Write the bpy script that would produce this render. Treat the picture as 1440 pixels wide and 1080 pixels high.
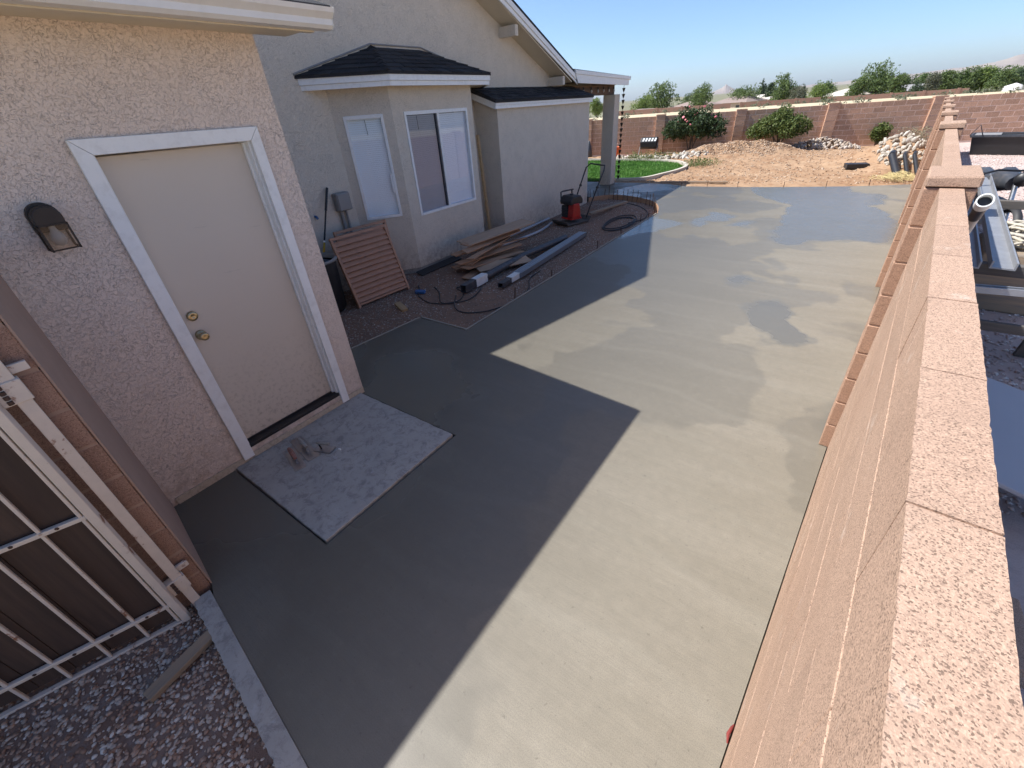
import bpy, bmesh, math, random
import numpy as np
from mathutils import Vector, Matrix, Euler
random.seed(7); rng = np.random.default_rng(7)
for o in list(bpy.data.objects): bpy.data.objects.remove(o)
scene = bpy.context.scene
COL = scene.collection
R = math.radians

# ------------------------------------------------------------------ camera, sky, sun, exposure
cam_d = bpy.data.cameras.new("camera"); cam = bpy.data.objects.new("camera", cam_d); COL.objects.link(cam)
cam.matrix_world = Matrix(((0.76177115, -0.31112697, 0.56824706, 0), (0.64445987, 0.45349259, -0.61564272, 0),
                           (-0.06615278, 0.83519129, 0.54596641, 2.17), (0, 0, 0, 1)))
cam_d.sensor_width = 36; cam_d.lens = 590.04 / 1440 * 36
cam_d.clip_start = 0.05; cam_d.clip_end = 20000
scene.camera = cam
HA = R(5.08)                       # the house stands 5 degrees off the boundary wall
HB = Vector((-3.361, 1.539, 0))    # garage corner at slab level
def Wd(v, u, z=0.0):               # house frame (outward, along, up) -> world
    return Vector((HB.x + v * math.cos(HA) - u * math.sin(HA), HB.y + v * math.sin(HA) + u * math.cos(HA), z))
SUN = (Wd(.691, .257, 0) - Wd(0, 0, 0)); SUN.z = -1.0; SUN.normalize()
sun_el = math.asin(-SUN.z); sun_az = math.atan2(-SUN.x, -SUN.y)
world = bpy.data.worlds.new("World"); scene.world = world; world.use_nodes = True
wn = world.node_tree; bg = wn.nodes["Background"]
sky = wn.nodes.new("ShaderNodeTexSky"); sky.sky_type = 'NISHITA'; sky.sun_disc = False
sky.sun_elevation = sun_el; sky.sun_rotation = sun_az; sky.altitude = 2500; sky.air_density = 1.0; sky.dust_density = 7.0; sky.ozone_density = 6.0
wn.links.new(sky.outputs[0], bg.inputs[0]); bg.inputs[1].default_value = 0.09
sl = bpy.data.lights.new("sun", 'SUN'); sl.energy = 3.4; sl.angle = R(0.53); sl.color = (1.0, .985, .955)
so = bpy.data.objects.new("sun", sl); COL.objects.link(so); so.rotation_euler = SUN.to_track_quat('-Z', 'Y').to_euler()
so.location = (-10, -5, 20)
scene.view_settings.view_transform = 'Standard'; scene.view_settings.look = 'None'
scene.view_settings.exposure = 1.2; scene.view_settings.gamma = 1.0
scene.view_settings.use_curve_mapping = False
scene.cycles.max_bounces = 6; scene.cycles.diffuse_bounces = 3; scene.cycles.glossy_bounces = 3; scene.cycles.transmission_bounces = 3; scene.cycles.transparent_max_bounces = 8; scene.cycles.caustics_reflective = False; scene.cycles.caustics_refractive = False
scene.cycles.use_denoising = True; scene.cycles.use_adaptive_sampling = True; scene.cycles.adaptive_threshold = 0.02

# ------------------------------------------------------------------ helpers
def link(o, parent=None):
    COL.objects.link(o)
    if parent is not None: o.parent = parent
    return o
def tag(o, label=None, cat=None, group=None, kind=None):
    if label: o["label"] = label
    if cat: o["category"] = cat
    if group: o["group"] = group
    if kind: o["kind"] = kind
    return o
def empty(name, loc=(0, 0, 0), rz=0.0, parent=None):
    o = bpy.data.objects.new(name, None); o.location = loc; o.rotation_euler = (0, 0, rz); o.empty_display_size = .2
    return link(o, parent)
class MB:
    def __init__(s): s.v = []; s.f = []; s.sm = []
    def add(s, vs, fs, smooth=False):
        b = len(s.v); s.v += [tuple(p) for p in vs]; s.f += [tuple(i + b for i in f) for f in fs]; s.sm += [smooth] * len(fs); return s
    def box(s, x0, x1, y0, y1, z0, z1, M=None):
        vs = [Vector(p) for p in ((x0,y0,z0),(x1,y0,z0),(x1,y1,z0),(x0,y1,z0),(x0,y0,z1),(x1,y0,z1),(x1,y1,z1),(x0,y1,z1))]
        if M is not None: vs = [M @ p for p in vs]
        return s.add(vs, [(3,2,1,0),(4,5,6,7),(0,1,5,4),(1,2,6,5),(2,3,7,6),(3,0,4,7)])
    def quad(s, *p): return s.add(p, [tuple(range(len(p)))])
    def extrude(s, poly, vec, smooth=False):     # closed prism from a 3D polygon
        n = len(poly); a = [Vector(p) for p in poly]; b = [p + Vector(vec) for p in a]
        return s.add(a + b, [tuple(range(n - 1, -1, -1)), tuple(range(n, 2 * n))] + [(i, (i + 1) % n, n + (i + 1) % n, n + i) for i in range(n)], smooth)
    def cyl(s, p0, p1, r0, r1=None, n=12, cap=True, smooth=True):
        r1 = r0 if r1 is None else r1
        p0 = Vector(p0); p1 = Vector(p1); d = (p1 - p0).normalized()
        a = d.orthogonal().normalized(); c = d.cross(a)
        vs = []
        for p, r in ((p0, r0), (p1, r1)):
            for i in range(n):
                t = 2 * math.pi * i / n; vs.append(p + a * (r * math.cos(t)) + c * (r * math.sin(t)))
        s.add(vs, [(i, (i + 1) % n, n + (i + 1) % n, n + i) for i in range(n)], smooth)
        if cap: s.add(vs, [tuple(range(n - 1, -1, -1)), tuple(range(n, 2 * n))])
        return s
    def tube(s, pts, r, n=6, closed=False):
        pts = [Vector(p) for p in pts]; N = len(pts); rings = []
        up = Vector((0, 0, 1))
        for i, p in enumerate(pts):
            a = pts[(i - 1) % N] if (i > 0 or closed) else p; b = pts[(i + 1) % N] if (i < N - 1 or closed) else p
            d = (b - a).normalized(); x = d.cross(up)
            if x.length < 1e-4: x = Vector((1, 0, 0))
            x.normalize(); y = x.cross(d); rr = r[i] if isinstance(r, (list, tuple)) else r
            rings.append([p + x * (rr * math.cos(2 * math.pi * k / n)) + y * (rr * math.sin(2 * math.pi * k / n)) for k in range(n)])
        vs = [q for ring in rings for q in ring]; fs = []
        for i in range(N if closed else N - 1):
            j = (i + 1) % N
            for k in range(n): fs.append((i * n + k, i * n + (k + 1) % n, j * n + (k + 1) % n, j * n + k))
        s.add(vs, fs, True)
        if not closed: s.add(vs, [tuple(range(n - 1, -1, -1)), tuple(range((N - 1) * n, N * n))])
        return s
    def lathe(s, prof, c=(0, 0, 0), n=16, M=None):
        vs = []
        for r, z in prof:
            for k in range(n):
                t = 2 * math.pi * k / n; p = Vector((c[0] + r * math.cos(t), c[1] + r * math.sin(t), c[2] + z)); vs.append(M @ p if M else p)
        fs = [(i * n + k, i * n + (k + 1) % n, (i + 1) * n + (k + 1) % n, (i + 1) * n + k) for i in range(len(prof) - 1) for k in range(n)]
        s.add(vs, fs, True)
        return s
    def mesh(s, name, mat=None):
        m = bpy.data.meshes.new(name); m.from_pydata(s.v, [], s.f); m.polygons.foreach_set("use_smooth", s.sm)
        if mat: m.materials.append(mat)
        m.update(); return m
    def build(s, name, mat, parent=None, bevel=0, loc=None, fix=True):
        m = s.mesh(name, mat)
        if fix:
            b = bmesh.new(); b.from_mesh(m); bmesh.ops.recalc_face_normals(b, faces=b.faces); b.to_mesh(m); b.free()
        o = bpy.data.objects.new(name, m); link(o, parent)
        if loc is not None: o.location = loc
        if bevel:
            md = o.modifiers.new("bevel", 'BEVEL'); md.width = bevel; md.segments = 2; md.limit_method = 'ANGLE'; md.angle_limit = R(35)
        return o
def np_obj(name, V, F, mat, parent=None, attr=None, smooth=False):
    """large joined mesh from numpy arrays; F all triangles or all quads"""
    m = bpy.data.meshes.new(name); n = F.shape[1]
    m.vertices.add(len(V)); m.vertices.foreach_set("co", np.asarray(V, np.float32).ravel())
    m.loops.add(F.size); m.loops.foreach_set("vertex_index", np.asarray(F, np.int32).ravel())
    m.polygons.add(len(F)); m.polygons.foreach_set("loop_start", np.arange(0, F.size, n, dtype=np.int32))
    if smooth: m.polygons.foreach_set("use_smooth", np.ones(len(F), bool))
    m.update(calc_edges=True); m.validate()
    if attr is not None:
        a = m.attributes.new("rnd", 'FLOAT', 'POINT'); a.data.foreach_set("value", np.asarray(attr, np.float32))
    m.materials.append(mat)
    o = bpy.data.objects.new(name, m); return link(o, parent)

# ------------------------------------------------------------------ materials
class NT:
    def __init__(s, name):
        s.m = bpy.data.materials.new(name); s.m.use_nodes = True; s.t = s.m.node_tree; s.b = s.t.nodes["Principled BSDF"]
        s.out = s.t.nodes["Material Output"]; s._p = None
    def n(s, typ, **kw):
        x = s.t.nodes.new(typ)
        for k, val in kw.items(): setattr(x, k, val)
        return x
    def l(s, a, b): s.t.links.new(a, b)
    def set(s, node, key, val):
        if hasattr(val, "is_output"): s.l(val, node.inputs[key])
        else: node.inputs[key].default_value = val
    def pos(s):
        if s._p is None: s._p = s.n("ShaderNodeNewGeometry").outputs["Position"]
        return s._p
    def obj(s): return s.n("ShaderNodeTexCoord").outputs["Object"]
    def mapv(s, vec, scale=(1, 1, 1), rot=(0, 0, 0), loc=(0, 0, 0)):
        x = s.n("ShaderNodeMapping"); x.inputs["Scale"].default_value = scale; x.inputs["Rotation"].default_value = rot; x.inputs["Location"].default_value = loc
        s.l(vec, x.inputs["Vector"]); return x.outputs[0]
    def noise(s, scale, detail=4, rough=.55, vec=None, dist=0.0, out="Fac"):
        x = s.n("ShaderNodeTexNoise"); x.inputs["Scale"].default_value = scale; x.inputs["Detail"].default_value = detail
        x.inputs["Roughness"].default_value = rough; x.inputs["Distortion"].default_value = dist
        s.l(vec if vec is not None else s.pos(), x.inputs["Vector"]); return x.outputs[out]
    def voro(s, scale, vec=None, feature='F1', out="Distance", rnd=1.0):
        x = s.n("ShaderNodeTexVoronoi", feature=feature); x.inputs["Scale"].default_value = scale; x.inputs["Randomness"].default_value = rnd
        s.l(vec if vec is not None else s.pos(), x.inputs["Vector"]); return x.outputs[out]
    def ramp(s, fac, stops, interp='LINEAR'):
        x = s.n("ShaderNodeValToRGB"); cr = x.color_ramp; cr.interpolation = interp
        while len(cr.elements) < len(stops): cr.elements.new(.5)
        for e, (p, c) in zip(cr.elements, stops):
            e.position = p; e.color = (c, c, c, 1) if isinstance(c, (int, float)) else (*c, 1)
        s.l(fac, x.inputs[0]); return x.outputs[0]
    def mix(s, fac, a, b, blend='MIX'):
        x = s.n("ShaderNodeMix", data_type='RGBA', blend_type=blend)
        for k, val in ((0, fac), (6, a), (7, b)):
            if hasattr(val, "is_output"): s.l(val, x.inputs[k])
            elif isinstance(val, (tuple, list)): x.inputs[k].default_value = (*val, 1)
            else: x.inputs[k].default_value = val if k == 0 else (val, val, val, 1)
        return x.outputs[2]
    def math(s, op, a, b=0.0, clamp=False):
        x = s.n("ShaderNodeMath", operation=op, use_clamp=clamp)
        for i, val in ((0, a), (1, b)):
            if hasattr(val, "is_output"): s.l(val, x.inputs[i])
            else: x.inputs[i].default_value = val
        return x.outputs[0]
    def bump(s, h, strength=.5, dist=.01, prev=None):
        x = s.n("ShaderNodeBump"); x.inputs["Strength"].default_value = strength; x.inputs["Distance"].default_value = dist
        s.l(h, x.inputs["Height"])
        if prev is not None: s.l(prev, x.inputs["Normal"])
        return x.outputs[0]
    def objrnd(s): return s.n("ShaderNodeObjectInfo").outputs["Random"]
    def attr(s, nm): return s.n("ShaderNodeAttribute", attribute_name=nm).outputs["Fac"]
    def fin(s, color, rough=.8, normal=None, metal=0.0, spec=None):
        s.set(s.b, "Base Color", (*color, 1) if isinstance(color, (tuple, list)) else color)
        s.set(s.b, "Roughness", rough); s.set(s.b, "Metallic", metal)
        if normal is not None: s.l(normal, s.b.inputs["Normal"])
        if spec is not None: s.set(s.b, "Specular IOR Level", spec)
        return s.m
def sc(c, k): return tuple(x * k for x in c)
def plain(name, c, rough=.6, metal=0.0, var=.12, scale=6.0, bump=0.0, bscale=80.0, dirt=0.0, dirtc=(.16, .12, .09), spec=None):
    t = NT(name)
    col = t.mix(t.noise(scale, 5), sc(c, 1 - var), sc(c, 1 + var))
    if dirt:
        col = t.mix(t.math('MULTIPLY', t.ramp(t.noise(scale * 2.3, 6, .65), [(.48, 0.0), (.72, 1.0)]), dirt), col, dirtc)
    nrm = t.bump(t.noise(bscale, 4), bump, .004) if bump else None
    r = t.math('ADD', t.math('MULTIPLY', t.noise(scale * 3, 3), .2), rough - .1, True)
    return t.fin(col, r, nrm, metal, spec)

def stucco_mat(name, c):
    t = NT(name)
    big = t.noise(.9, 3); stain = t.noise(2.6, 5, .65)
    col = t.mix(big, sc(c, .92), sc(c, 1.05)); col = t.mix(t.ramp(stain, [(.52, 0.0), (.75, .25)]), col, sc(c, .78))
    w = t.noise(52, 3.5, .6, dist=.8)                        # skip-trowel plateaus with thin broken edges
    edge = t.ramp(w, [(.445, 0.0), (.468, 1.0), (.482, 1.0), (.51, 0.0)])
    gate_ = t.ramp(t.noise(5, 4, .65), [(.40, .15), (.58, 1.0)])
    ridge = t.ramp(w, [(.455, 0.0), (.485, 1.0), (.60, .8)])
    gr = t.noise(170, 3, .7)
    col = t.mix(t.math('MULTIPLY', t.math('MULTIPLY', edge, gate_), .55), col, sc(c, .45)); col = t.mix(t.ramp(gr, [(.38, .28), (.52, 0.0)]), col, sc(c, .6))
    sz = t.n("ShaderNodeSeparateXYZ"); t.l(t.pos(), sz.inputs[0])
    splash = t.math('MULTIPLY', t.math('SUBTRACT', 1.0, t.math('MULTIPLY', sz.outputs[2], 2.2), True), t.ramp(t.noise(14, 5, .7), [(.42, 0.0), (.62, .55)]))
    col = t.mix(splash, col, (.36, .25, .18))                # mud splash at the foot
    nb = t.bump(ridge, .75, .007); nb = t.bump(gr, .4, .003, nb)
    return t.fin(col, .92, nb, spec=.2)
M_STUC = stucco_mat("stucco_tan", (.80, .66, .56))
M_STUC2 = stucco_mat("stucco_grey_tan", (.77, .675, .56))

def block_mat(name, c, gran=150.0, pits=.55, near=False, var=.16):
    t = NT(name); rn = t.objrnd()
    col = t.mix(rn, sc(c, 1 - var), sc(c, 1 + var))
    col = t.mix(t.ramp(t.noise(2.2, 4), [(.35, 0.0), (.75, .4)]), col, (c[0] * .86, c[1] * .80, c[2] * .78))
    cell = t.voro(gran, out="Color"); cs = t.n("ShaderNodeSeparateColor"); t.l(cell, cs.inputs[0]); g = cs.outputs[0]; g2 = t.noise(gran * .4, 4, .7)
    col = t.mix(t.ramp(g, [(.10, pits), (.24, 0.0)]), col, sc(c, .28))
    col = t.mix(t.ramp(g, [(.62, 0.0), (.95, .55)]), col, tuple(min(.82, x * 1.4) for x in c))
    col = t.mix(t.ramp(g2, [(.34, .5), (.46, 0.0)]), col, sc(c, .42))
    if near:   # faint lime bloom and dirt
        col = t.mix(t.ramp(t.noise(5, 6, .72), [(.60, 0.0), (.72, .4)]), col, (.70, .62, .54)); col = t.mix(t.ramp(t.noise(3, 5, .6, vec=t.mapv(t.pos(), loc=(5, 2, 8))), [(.56, 0.0), (.72, .35)]), col, sc(c, .66))
    nb = t.bump(g, .4, .002); nb = t.bump(g2, .5, .003, nb)
    return t.fin(col, .95, nb, spec=.12)
M_BLOCK_N = block_mat("block_pink_near", (.46, .312, .226), 520, .75, True, .06)
M_BLOCK_F = block_mat("block_red_brown", (.53, .33, .225), 90, .35, False, .2)
M_BLOCK_P = block_mat("block_brown_pilaster", (.42, .265, .185), 330, .45, False, .10)
M_MORTAR = plain("mortar", (.54, .385, .29), .95, var=.15, scale=12, bump=.3, bscale=120)
M_MORTAR_F = plain("mortar_far", (.76, .58, .46), .95, var=.1, scale=12)
M_MORTAR_R = plain("mortar_brown", (.40, .27, .20), .95, var=.15, scale=12, bump=.3, bscale=120)

M_WHITE = plain("white_trim_paint", (.84, .83, .81), .5, var=.04, scale=7, bump=.12, bscale=60, dirt=.25, dirtc=(.45, .42, .38))
M_CREAM = plain("cream_trim_paint", (.66, .58, .45), .55, var=.05, scale=5, bump=.1, bscale=60)
M_GUTTER = plain("gutter_enamel", (.74, .72, .69), .35, var=.03, scale=4, dirt=.2, dirtc=(.5, .46, .4))
M_DARK = plain("black_plastic", (.018, .018, .02), .45, var=.3, scale=9)
M_CHAR = plain("charcoal_pipe", (.045, .05, .06), .45, var=.2, scale=6, dirt=.4, dirtc=(.2, .17, .15))
M_BRASS = plain("aged_brass", (.45, .36, .22), .32, 1.0, var=.15, scale=30)
M_STEEL = plain("worn_steel", (.42, .43, .45), .35, .9, var=.2, scale=20)
M_GALV = plain("galvanised_steel", (.36, .37, .39), .55, .55, var=.2, scale=7, dirt=.3, dirtc=(.25, .22, .2))
M_RUSTBAR = plain("rusty_rebar", (.09, .05, .035), .85, .2, var=.4, scale=40)
M_PVC = plain("white_pvc", (.75, .76, .74), .4, var=.04, dirt=.3, dirtc=(.5, .45, .38))
M_BRONZE = plain("dark_bronze", (.045, .035, .03), .5, .5, var=.25, scale=20)
M_RED = plain("red_enamel", (.42, .015, .012), .4, var=.15, scale=14, dirt=.3)
M_ORANGE = plain("orange_plastic", (.65, .12, .03), .5, var=.1)
M_YELLOW = plain("yellow_fibreglass", (.55, .36, .03), .45, var=.1)
M_BLUE = plain("blue_plastic", (.04, .12, .30), .5)
M_GREYBOX = plain("grey_box_paint", (.26, .25, .24), .6, var=.08)
M_RUBBER = plain("black_cable", (.025, .024, .026), .6, var=.3, scale=20)
M_BEAM = plain("brown_stained_beam", (.13, .075, .045), .75, var=.2, scale=5)

def door_mat():
    t = NT("door_tan_paint"); c = (.62, .53, .44)
    col = t.mix(t.noise(1.6, 4), sc(c, .95), sc(c, 1.05))
    z = t.n("ShaderNodeSeparateXYZ"); t.l(t.pos(), z.inputs[0])
    low = t.math('MULTIPLY', t.math('SUBTRACT', 1.0, t.math('MULTIPLY', z.outputs[2], 1.1), True), .8)
    grime = t.math('MULTIPLY', t.ramp(t.noise(34, 6, .7), [(.5, 0.0), (.68, 1.0)]), low)
    col = t.mix(grime, col, (.27, .215, .165))
    scr = t.ramp(t.noise(7, 3, .6, vec=t.mapv(t.pos(), (1, .5, 5), (.5, .3, 0))), [(.70, 0.0), (.73, .25)])
    col = t.mix(scr, col, (.3, .27, .24))
    return t.fin(col, .48, t.bump(t.noise(55, 2), .08, .003))
M_DOOR = door_mat()

def wood_mat(name, c, c2, grain=(1.5, 30, 30), rough=.8):
    t = NT(name); rn = t.objrnd()
    ov = t.n("ShaderNodeVectorMath", operation='ADD'); t.l(t.obj(), ov.inputs[0]); 
    cmb = t.n("ShaderNodeCombineXYZ"); t.l(t.math('MULTIPLY', rn, 37.0), cmb.inputs[0]); t.l(t.math('MULTIPLY', rn, 11.0), cmb.inputs[1]); t.l(cmb.outputs[0], ov.inputs[1])
    gvec = t.mapv(ov.outputs[0], grain)
    g = t.noise(1.0, 5, .65, vec=gvec, dist=.6)
    col = t.mix(t.ramp(g, [(.3, 0.0), (.7, 1.0)]), c, c2)
    col = t.mix(t.math('MULTIPLY', rn, .35), col, sc(c, .6))
    return t.fin(col, rough, t.bump(g, .35, .003))
M_PICKET = wood_mat("weathered_picket_wood", (.56, .325, .19), (.32, .175, .10))
M_PLY = wood_mat("plywood_face", (.58, .39, .26), (.42, .27, .17), (1.2, 9, 9))
M_LUMBER = wood_mat("pine_lumber", (.46, .32, .17), (.32, .20, .10))
M_GATEWOOD = wood_mat("dark_gate_boards", (.085, .05, .035), (.04, .024, .018), (26, 26, 1.4))
M_SCRAP = wood_mat("grey_weathered_wood", (.38, .27, .17), (.20, .17, .14))
M_FORM = wood_mat("form_board_wood", (.40, .36, .29), (.26, .23, .19))
M_SHUT = plain("tan_vinyl_louvre", (.44, .235, .145), .6, var=.07, scale=5, dirt=.35, dirtc=(.22, .11, .075))

def gate_metal():
    t = NT("rusty_white_iron"); c = (.66, .56, .47)
    n = t.noise(9, 6, .7)
    col = t.mix(t.ramp(n, [(.60, 0.0), (.66, 1.0)]), t.mix(t.noise(30, 4), sc(c, .88), sc(c, 1.06)), (.23, .085, .035))
    return t.fin(col, .6, t.bump(n, .3, .003))
M_IRON = gate_metal()

def concrete_new():
    """fresh slab: damp film in places, drier cream in others, broom and trowel marks"""
    t = NT("fresh_concrete"); p = t.pos()
    hv = t.mapv(p, (1, 1, 1), (0, 0, -HA))
    sx = t.n("ShaderNodeSeparateXYZ"); t.l(hv, sx.inputs[0])
    warp = t.noise(.9, 4, .6, vec=hv, out="Color")
    wv = t.n("ShaderNodeVectorMath", operation='MULTIPLY_ADD'); t.l(warp, wv.inputs[0]); wv.inputs[1].default_value = (1.1, 1.1, 0); t.l(hv, wv.inputs[2])
    blot = t.noise(.42, 2.5, .45, vec=t.mapv(wv.outputs[0], (1.0, .62, 1)))
    # more standing moisture towards the far end of the pour
    far = t.math('MULTIPLY', t.math('SUBTRACT', sx.outputs[1], 7.2), .07, True)
    farr = t.math('MULTIPLY', t.math('SUBTRACT', sx.outputs[0], -2.6), .5, True)
    wetv = t.math('ADD', t.math('MULTIPLY', t.math('MINIMUM', far, .135), farr), blot)
    wet = t.ramp(wetv, [(.575, 0.0), (.592, 1.0)])
    damp = t.ramp(t.noise(.55, 3, .5, vec=t.mapv(wv.outputs[0], (1, .7, 1), (0, 0, 0), (7, 3, 0))), [(.49, 0.0), (.508, 1.0)])
    base = t.mix(t.noise(1.3, 4, .6, vec=hv), (0.207, 0.184, 0.137), (0.255, 0.224, 0.175))
    # trowel passes: wide faint bands across the pour
    band = t.noise(1.0, 3, .6, vec=t.mapv(hv, (.35, 3.0, 1), (0, 0, R(-10))))
    base = t.mix(t.ramp(band, [(.44, 0.0), (.60, .45)]), base, (0.284, 0.253, 0.199))
    broom = t.noise(1.0, 3, .7, vec=t.mapv(hv, (4.5, 150, 1), (0, 0, R(-4))))
    base = t.mix(t.ramp(broom, [(.38, .22), (.55, 0.0)]), base, (0.132, 0.117, 0.088))
    base = t.mix(t.math('MULTIPLY', damp, .48), base, (0.148, 0.135, 0.107))
    wv2 = t.n('ShaderNodeTexWave', wave_type='RINGS'); wv2.inputs['Scale'].default_value = .55; wv2.inputs['Distortion'].default_value = 9.0; wv2.inputs['Detail'].default_value = 3; wv2.inputs['Detail Scale'].default_value = .5; t.l(hv, wv2.inputs['Vector'])
    base = t.mix(t.ramp(wv2.outputs['Fac'], [(.93, 0.0), (.995, .12)]), base, (.30, .28, .225))
    spk = t.noise(230, 2, .6); base = t.mix(t.ramp(spk, [(.38, .5), (.56, 0.0)]), base, (0.129, 0.117, 0.094))
    mot = t.noise(15, 5, .7); base = t.mix(t.ramp(mot, [(.38, .14), (.56, 0.0)]), base, (.12, .11, .088)); base = t.mix(t.ramp(mot, [(.58, 0.0), (.75, .12)]), base, (.36, .335, .275))
    pit = t.ramp(t.noise(42, 2, .7), [(.28, .6), (.34, 0.0)])
    base = t.mix(pit, base, (0.113, 0.100, 0.079))
    house = t.math('SUBTRACT', 1.0, t.math('MULTIPLY', t.math('ADD', t.math('ADD', sx.outputs[0], 3.2), t.math('MULTIPLY', t.noise(.7, 4, .6, vec=hv), -1.1)), .42), True)   # slab colour darkened towards the house, deepening its shade over some real damp
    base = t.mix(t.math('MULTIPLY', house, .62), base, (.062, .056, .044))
    col = t.mix(t.math('MULTIPLY', wet, .8), base, (0.129, 0.122, 0.100))
    r = t.mix(wet, t.mix(damp, .56, .42), t.mix(t.noise(3, 3), .16, .30))
    h = t.noise(330, 3, .6); nb = t.bump(h, .22, .002); nb = t.bump(broom, .12, .003, nb); nb = t.bump(t.noise(2.2, 3, vec=hv), .16, .02, nb)
    return t.fin(col, r, nb, spec=.5)
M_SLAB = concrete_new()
def concrete_old():
    t = NT("old_grey_concrete"); c = (.42, .388, .345)
    n = t.noise(4, 6, .7); n2 = t.noise(13, 9, .8, dist=.5)
    col = t.mix(n, sc(c, .72), sc(c, 1.18)); col = t.mix(t.ramp(n2, [(.49, 0.0), (.60, .6)]), col, (.18, .168, .155))
    col = t.mix(t.ramp(t.noise(11, 5, .7, vec=t.mapv(t.pos(), loc=(3, 9, 1))), [(.62, 0.0), (.72, .5)]), col, (.5, .5, .5))
    return t.fin(col, .85, t.bump(n2, .35, .004))
M_OLD = concrete_old()

def ramp_attr_mat(name, stops, rough=.9, bump=0):
    t = NT(name); col = t.ramp(t.attr("rnd"), stops)
    nb = t.bump(t.noise(120, 3), bump, .003) if bump else None
    return t.fin(col, rough, nb, spec=.25)
M_STONE_D = ramp_attr_mat("mixed_dark_gravel", [(0, (.28, .16, .105)), (.3, (.42, .28, .20)), (.6, (.46, .37, .30)), (.88, (.55, .47, .40)), (1, (.70, .64, .57))], .9, .3)
M_STONE_B = ramp_attr_mat("brown_gravel", [(0, (.18, .12, .09)), (.35, (.27, .205, .16)), (.7, (.37, .31, .26)), (.92, (.48, .42, .37)), (1, (.62, .57, .52))], .9)
M_STONE_P = ramp_attr_mat("pink_gravel", [(0, (0.408, 0.288, 0.252)), (.4, (0.552, 0.432, 0.384)), (.75, (0.660, 0.552, 0.504)), (1, (0.820, 0.768, 0.720))], .9)
M_CLOD = ramp_attr_mat("dirt_clods", [(0, (.25, .15, .09)), (.5, (.37, .25, .165)), (1, (.50, .39, .29))], .95)
M_GRASS = ramp_attr_mat("grass_blades", [(0, (0.046, 0.130, 0.016)), (.5, (0.085, 0.221, 0.029)), (.85, (0.130, 0.286, 0.052)), (1, (0.260, 0.312, 0.104))], .6)
def rock_mat(name, stops):
    t = NT(name); col = t.ramp(t.objrnd(), stops); n = t.noise(14, 5)
    col = t.mix(t.math('MULTIPLY', n, .4), col, (.2, .16, .12)); return t.fin(col, .9, t.bump(n, .3, .01), spec=.2)
M_ROCK = rock_mat("river_rock", [(0, (0.360, 0.264, 0.192)), (.4, (0.480, 0.384, 0.300)), (.75, (0.552, 0.480, 0.408)), (1, (0.672, 0.600, 0.528))])
M_ROCK2 = rock_mat("grey_river_rock", [(0, (0.336, 0.288, 0.228)), (.5, (0.480, 0.432, 0.360)), (1, (0.660, 0.612, 0.540))])
def ground_mat(name, a, b, c, s=1.0, bump=.5):
    t = NT(name)
    col = t.mix(t.ramp(t.noise(.55 * s, 5, .6), [(.38, 0.0), (.62, 1.0)]), a, b)
    col = t.mix(t.ramp(t.noise(5 * s, 6, .7), [(.50, 0.0), (.66, .7)]), col, c)
    col = t.mix(t.math('MULTIPLY', t.noise(38 * s, 4, .7), .35), col, sc(a, .55))
    return t.fin(col, .95, t.bump(t.noise(24 * s, 5, .7), bump, .02), spec=.15)
M_DIRT = ground_mat("tan_yard_dirt", (.33, .20, .115), (.42, .28, .175), (.23, .115, .058))
M_BED = ground_mat("red_brown_bed_soil", (.25, .16, .115), (.32, .185, .125), (.19, .13, .10), 2.0)
M_NEARSOIL = ground_mat("dark_damp_soil", (.24, .15, .11), (.30, .21, .165), (.31, .27, .245), 2.5)
M_FIELD = ground_mat("dry_field", (0.552, 0.450, 0.294), (0.624, 0.528, 0.360), (0.432, 0.360, 0.216), .12)
M_NGROUND = ground_mat("neighbour_gravel_base", (0.528, 0.408, 0.360), (0.600, 0.480, 0.432), (0.432, 0.336, 0.300), 3.0)
M_LAWNSOIL = ground_mat("lawn_soil", (.05, .10, .02), (.06, .12, .025), (.08, .09, .03), 2.0)

def shingle_mat():
    t = NT("charcoal_shingle"); rn = t.objrnd()
    col = t.mix(rn, (.022, .022, .025), (.048, .047, .05)); col = t.mix(t.ramp(t.noise(300, 2), [(.55, 0.0), (.7, .5)]), col, (.11, .11, .11))
    return t.fin(col, .93, t.bump(t.noise(260, 3), .6, .003), spec=.2)
M_SHING = shingle_mat()
def glass_mat(name, tint, refl=1.55):
    t = NT(name); t.t.nodes.remove(t.b)
    gl = t.n("ShaderNodeBsdfGlossy"); gl.inputs["Roughness"].default_value = .015; gl.inputs["Color"].default_value = (.95, .97, 1, 1)
    tr = t.n("ShaderNodeBsdfTransparent"); tr.inputs["Color"].default_value = (*tint, 1)
    lw = t.n("ShaderNodeLayerWeight"); r0 = ((refl - 1) / (refl + 1)) ** 2
    fr = t.math('ADD', t.math('MULTIPLY', t.math('POWER', lw.outputs["Facing"], 5.0), 1 - r0), r0); lw.inputs[0].default_value = .5
    mx = t.n("ShaderNodeMixShader"); t.l(fr, mx.inputs[0]); t.l(tr.outputs[0], mx.inputs[1]); t.l(gl.outputs[0], mx.inputs[2]); t.l(mx.outputs[0], t.out.inputs[0])
    return t.m
M_GLASS = glass_mat("window_glass", (.96, .98, .99)); M_GLASS_R = glass_mat("reflective_glass", (.90, .93, .97), 1.8); M_GLASS_S = glass_mat("screened_glass", (.58, .58, .62), 1.7)
M_LAMPGLASS = glass_mat("lamp_glass", (.72, .68, .64))
M_BLIND = plain("white_blind", (.86, .91, .95), .6, var=.03)
M_BLIND2 = plain("cream_blind", (.90, .89, .90), .6, var=.03)
M_ROOMDARK = plain("room_interior", (.10, .09, .085), .9)
M_BULB = plain("frosted_bulb", (.62, .60, .58), .35)
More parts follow.
